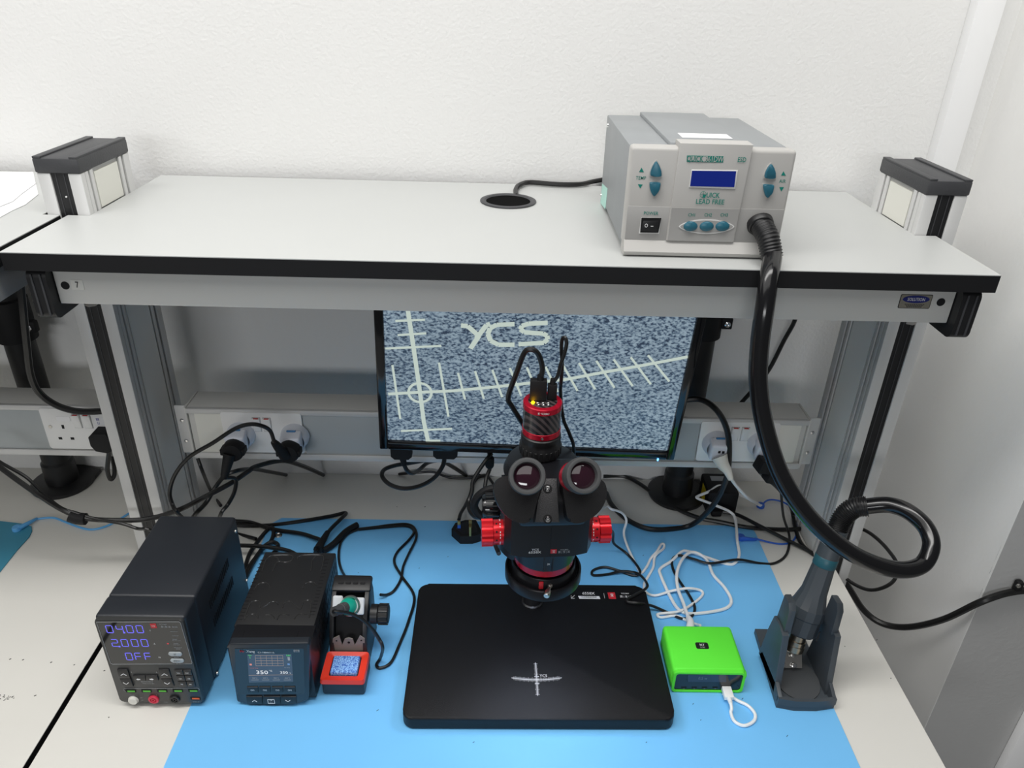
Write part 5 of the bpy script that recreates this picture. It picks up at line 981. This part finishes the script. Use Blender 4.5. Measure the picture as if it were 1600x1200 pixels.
cable('mains_cable', 'thin black cable with a figure of eight loop beside the microscope base', [H(.045, .09, .985), at_z(*f8(235, 660), TM+.09), at_z(*f8(262, 750), TM+.03), at_z(*f8(350, 820), TM+.004), at_z(*f8(420, 900), TM+.006), at_z(*f8(445, 955), TM+.008), at_z(*f8(400, 975), TM+.003), at_z(*f8(300, 942), TM+.003), at_z(*f8(200, 916), TM+.003), at_z(*f8(120, 938), TM+.003), at_z(*f8(120, 972), TM+.003), at_z(*f8(220, 966), TM+.003), at_z(*f8(320, 945), TM+.008), at_z(*f8(430, 962), TM+.010), at_z(*f8(490, 1025), TB+.003), at_z(*f8(485, 1065), TB+.003), at_z(*f6(-30, 525), TB+.003), at_z(*f6(-62, 545), TB+.003), at_z(*f6(-55, 556), TB+.003), at_z(*f6(0, 562), TB+.003), at_z(*f6(60, 575), TM+.012), at_z(*f6(130, 605), TM+.003), at_z(*f6(200, 635), TM+.003), at_z(*f6(248, 625), TM+.003), at_z(*f6(263, 580), TM+.003), at_z(*f6(235, 520), TM+.003), at_z(*f6(190, 455), TM+.003), at_z(*f6(160, 400), TM+.003), at_z(*f6(155, 352), TM+.003), at_z(*f6(190, 332), TM+.004), at_z(*f6(260, 350), TM+.008), at_z(*f6(340, 370), TM+.008), at_z(*f6(470, 352), TM+.010), at_z(*f6(580, 370), T+.003), at_z(*f6(650, 368), T+.003), at_z(*f6(705, 325), T+.003), at_z(*f6(718, 240), T+.012), at_y(1224, 806, -.33), at_y(1220, 761, -.35)], .0026, group='black cables right of the microscope')
bp_ = a4+V((-.004, 0, -.012))
bk = thing('mains_plug', 'black plug in the rightmost adapter half hidden by the thick hose', 'plug', tuple(bp_))
bm = NB(); obox(bm, bp_+V((0, -.012, -.004)), V((.94, .2, -.28)), V((-.2, .97, .05)), V((.28, 0, .96)).normalized(), .016, .013, .013, .003); obj('plug_head', bm, BLKM, bk)
bm = NB(); obox(bm, bp_+V((.016, -.014, -.026)), V((.94, .2, -.28)), V((-.2, .97, .05)), V((.28, 0, .96)).normalized(), .013, .011, .012, .003); obj('plug_sleeve', bm, BLKM, bk)
bm = NB(); tube(bm, [bp_+V((-.006, -.010, -.02)), at_y(1195, 745, -.37), at_y(1214, 761, -.36), at_y(1230, 780, -.33), at_z(1238, 800, T+.02), at_z(1243, 826, T+.006), at_z(1254, 852, T+.005), at_z(1285, 876, T+.005)], .0042, 8); obj('cord', bm, CABLE, bk)
cable('wall_cable', 'black cable hanging on the back wall behind the thick hose', [at_y(1248, 480, -.16), at_y(1240, 505, -.15), at_y(1225, 532, -.14), at_y(1203, 575, -.135), at_y(1180, 605, -.135), at_y(1150, 640, -.14), at_y(1120, 690, -.15)], .0045, group='black cables right of the microscope')
cable('mains_cable', 'black cable making an arc inside the hose loop at the right post', [at_x(1322, 822, .70), at_x(1345, 826, .715), at_x(1366, 838, .725), at_x(1388, 860, .73), at_x(1402, 884, .73), at_x(1394, 910, .725), at_x(1362, 922, .715), at_x(1330, 910, .70), at_x(1300, 884, .68)], .0035, group='black cables right of the microscope')
k3 = crop(1260, 560, .53333)
cable('wall_cable', 'thick black cable sagging from the worktop corner to a clip on the right wall', [at_x(*k3(60, 570), .672), at_x(*k3(95, 625), .69), at_x(*k3(130, 680), .72), at_x(*k3(170, 740), .75), at_x(*k3(225, 778), .78), at_x(*k3(300, 787), .81), at_x(*k3(400, 765), .835), at_x(*k3(500, 718), .852), at_y(*k3(560, 695), YC-.012), at_y(*k3(600, 685), YC-.010), at_y(*k3(640, 680), YC-.010), at_y(*k3(760, 672), YC-.010)], .0062, group='black cables right of the microscope', parts=[('wall_clip', (lambda q_: obox(NB(), q_+V((0, 0, .004)), X, Y_, Z_, .006, .006, .012, .003))(at_y(*k3(617, 672), YC-.008)), BLKM), ('clip_screw', (lambda q_: lathe(NB(), q_, (0, -1, 0), [(.004, 0), (.0035, .003), (0, .004)], 12))(at_y(*k3(620, 665), YC-.0145)), STEEL)])
# white leads
wl_ = thing('charger_cable', 'white mains cable from the adapter looping over the mat to the green charger', 'cable', tuple(a3), 'white cables on the mat')
d = V((.012, -.018, -.026))
bm = NB(); tube(bm, [a3+V((-.002, -.001, -.006)), a3+d*.5+V((-.002, 0, -.004)), a3+d, a3+d*1.5], .01, 12, 4, rad=lambda f: .0155*(1-f)+.0045*f); obj('plug', bm, CREAMP, wl_)
wp_ = [a3+d*1.45, at_y(1138, 742, -.385), at_y(1152, 761, -.36), at_y(1170, 779, -.33), at_z(1184, 787, T+.012), at_z(1191, 790, T+.004), at_z(1186, 789, T+.010), at_z(1170, 780, T+.02), at_z(1137, 764, T+.050), at_z(1124, 759, T+.053), at_z(1108, 768, T+.052), at_z(1091, 775, T+.045), at_z(1091, 779, T+.042), at_z(1119, 790, T+.035), at_z(1141, 800, T+.025), at_z(1149, 812, T+.018), at_z(1152, 845, TM+.010), at_z(1155, 867, TM+.004), at_z(1148, 880, TM+.003), at_z(1135, 881, TM+.003)]
wp_ += Zt(f6, [(330, 345), (230, 312), (195, 318), (150, 360), (98, 395), (100, 430), (150, 540), (190, 595), (245, 612), (350, 602), (420, 582), (438, 545), (405, 485), (352, 425), (325, 360), (285, 325, .004), (240, 318, .006), (200, 355, .008), (177, 420, .008), (182, 490, .008), (208, 560, .008), (230, 625, .010), (240, 655, .018)], 0, .0035)
bm = NB(); tube(bm, wp_, .0030, 8, 6); obj('cord', bm, CABLEW, wl_)
bm = NB(); tube(bm, [at_z(*f6(232, 630), TM+.013), at_z(*f6(243, 655), TM+.020), V((.3285, -.6025, T+.022))], .007, 12, 3, rad=lambda f: .0045+.004*f); obj('charger_plug', bm, CABLEW, wl_)
cable('usb_cable', 'thin white cable with small twisted loops running from the microscope to the green charger', [H(.05, .07, .99), at_z(*f8(190, 505), TM+.09), at_z(*f8(250, 515), TM+.08), at_z(*f8(320, 540), TM+.06), at_z(*f8(350, 595), TM+.04), at_z(*f8(332, 680), TM+.015), at_z(*f8(360, 780), TM+.004)] + Zt(f8, [(420, 905), (450, 958), (490, 915), (520, 855), (560, 810, .003), (592, 758), (612, 760), (605, 790), (560, 825, .004), (543, 860), (535, 920), (490, 1000)]) + Zt(f6, [(20, 470), (25, 505), (70, 525), (150, 503, .004), (230, 490, .008), (290, 500), (300, 522), (262, 558), (190, 600, .004), (95, 612), (85, 622), (105, 630), (170, 622), (215, 640), (265, 662), (290, 668, .008)]), .0025, CABLEW, group='white cables on the mat')
us = thing('usb_plug_lead', 'short white lead looping from the usb plug in the front of the green charger', 'cable', (.38, -.71, TM), 'white cables on the mat')
p = at_y(1137, 1079, GY-.010); q = at_y(1140, 1093, GY-.026)
bm = NB(); k = (q-p).normalized(); obox(bm, V((p.x, GY-.012, T+.013)), X, Y_, Z_, .0075, .0105, .0042, .0012); obj('plug', bm, CABLEW, us)
bm = NB(); cyl(bm, (p.x, GY-.0225, T+.013), (p.x, GY-.0305, T+.013), .0038, .0032, 14); obj('strain_relief', bm, CABLEW, us)
bm = NB(); tube(bm, [V((p.x, GY-.030, T+.013)), V((p.x, GY-.038, T+.010))]+Zt(f6, [(437, 1090), (455, 1130), (500, 1150), (545, 1130), (553, 1095), (520, 1055), (470, 1030), (430, 1005), (395, 995)]), .0026, 8, 6); obj('cord', bm, CABLEW, us)
# black power brick behind
q0 = at_z(1128, 803, T); zt2 = T+.055
pb = thing('power_brick', 'black power brick with yellow sticker standing behind the mat under the sockets', 'power adapter', (q0.x, q0.y, T))
x0, x1 = q0.x-.036, q0.x+.030
bm = NB(); box(bm, x0, x1, q0.y, q0.y+.075, T+.0005, zt2, .005); obj('case', bm, BLKM, pb)
bm = NB(); prism(bm, [V((x0-.0002, a, b_)) for a, b_ in ((q0.y+.022, T+.012), (q0.y+.022, T+.046), (q0.y+.05, T+.046), (q0.y+.05, T+.012))], (-.0004, 0, 0)); obj('side_sticker', bm, YEL, pb)
bm = NB(); box(bm, x0+.016, x1-.018, q0.y+.045, q0.y+.062, zt2-.0002, zt2+.0004); obj('rating_label', bm, GREYP, pb)
bm = NB(); box(bm, x0+.010, x0+.032, q0.y-.012, q0.y+.001, T+.0005, T+.014, .003); obj('plug_end', bm, BLKM, pb)
# blue grounding cords
def snap(px, py, z, par, m): 
    q_ = at_z(px, py, z); bm = NB(); lathe(bm, (q_.x, q_.y, z+.0003), Z_, [(0, 0), (.0085, 0), (.0085, .006), (.0075, .008), (0, .0085)], 20); obj('snap_cap', bm, m, par); return q_
gc1 = thing('grounding_cord', 'bright blue cord joining a snap on the mat corner to one by the white cable', 'cord', tuple(at_z(1157, 842, TM)), 'blue grounding cords')
q = snap(1157, 842, TM, gc1, CABLEB); snap(1188, 792, T, gc1, CABLEB)
bm = NB(); tube(bm, [at_z(1157, 841, TM+.005), at_z(1170, 842, TM+.005), at_z(1182, 843, TM+.003)], .004, 10, 3, rad=lambda f: .0055-.003*f); obj('cord_sleeve', bm, CABLEB, gc1)
bm = NB(); tube(bm, [at_z(*f8(a, b_), T+h) for a, b_, h in ((1240, 716, .005), (1350, 745, .002), (1440, 755, .002), (1505, 735, .002), (1535, 670, .002), (1520, 600, .004), (1510, 540, .008), (1480, 490, .006), (1420, 458, .005), (1350, 448, .006), (1310, 465, .006), (1285, 505, .006))], .0019, 8, 6); obj('cord', bm, CABLEB, gc1)
gc2 = thing('grounding_cord', 'light blue cord from the snap on the teal mat to the left post', 'cord', tuple(at_z(27, 827, T+.002)), 'blue grounding cords')
snap(27, 828, T+.0022, gc2, CABLELB)
bm = NB(); tube(bm, [at_z(30, 825, T+.007), at_z(45, 817, T+.007), at_z(58, 810, T+.004)], .004, 10, 3, rad=lambda f: .0055-.003*f); obj('cord_sleeve', bm, CABLELB, gc2)
bm = NB(); tube(bm, [at_z(a, b_, T+.0025) for a, b_ in ((56, 811), (83, 809), (103, 816), (128, 825), (147, 827), (171, 820), (200, 803), (207, 796))], .0021, 8, 6); obj('cord', bm, CABLELB, gc2)
# neighbouring bench: plug and cable
q = at_y(159, 688, YT-.02)
np_ = thing('mains_plug', 'black mains plug in the socket just left of the left post', 'plug', tuple(q))
bm = NB(); prism(bm, [V((q.x+a, YT-.032, q.z+b_)) for a, b_ in ((-.017, .012), (-.008, .021), (.016, .021), (.022, .010), (.022, -.016), (.010, -.022), (-.010, -.018), (-.017, -.006))], (0, .026, 0), .003); obj('plug_body', bm, BLKM, np_)
bm = NB(); tube(bm, [V((q.x+.010, YT-.02, q.z-.020)), at_y(170, 710, YT-.015), at_y(168, 735, YT-.005), at_y(173, 749, YT), at_y(179, 740, YT+.01), at_y(176, 715, YT+.02), at_y(172, 690, YT+.03)], .0042, 8); obj('cord', bm, CABLE, np_)
cable('monitor_cable', 'thick black cable curving down from the left shelf and across the far left sockets', [at_y(32, 440, -.42), at_y(36, 480, -.42), at_y(42, 540, -.41), at_y(48, 585, -.40), at_y(62, 614, -.39), at_y(90, 634, -.385), at_y(125, 643, -.38), at_y(165, 642, -.375), at_y(190, 640, -.37)], .0058, group='cables on the neighbouring bench')
# cord of the hot air station on the shelf
bm = NB(); tube(bm, [at_z(807, 306, S-.0), at_z(806, 296, S+.004), at_z(812, 289, S+.006), at_z(828, 285, S+.006), at_z(870, 288, S+.006), at_z(905, 288, S+.006), at_z(930, 283, S+.006), at_z(960, 279, S+.012), V((.20, -.258, S+.03))], .0044, 8); cds = obj('power_cord', bm, CABLE, hs)
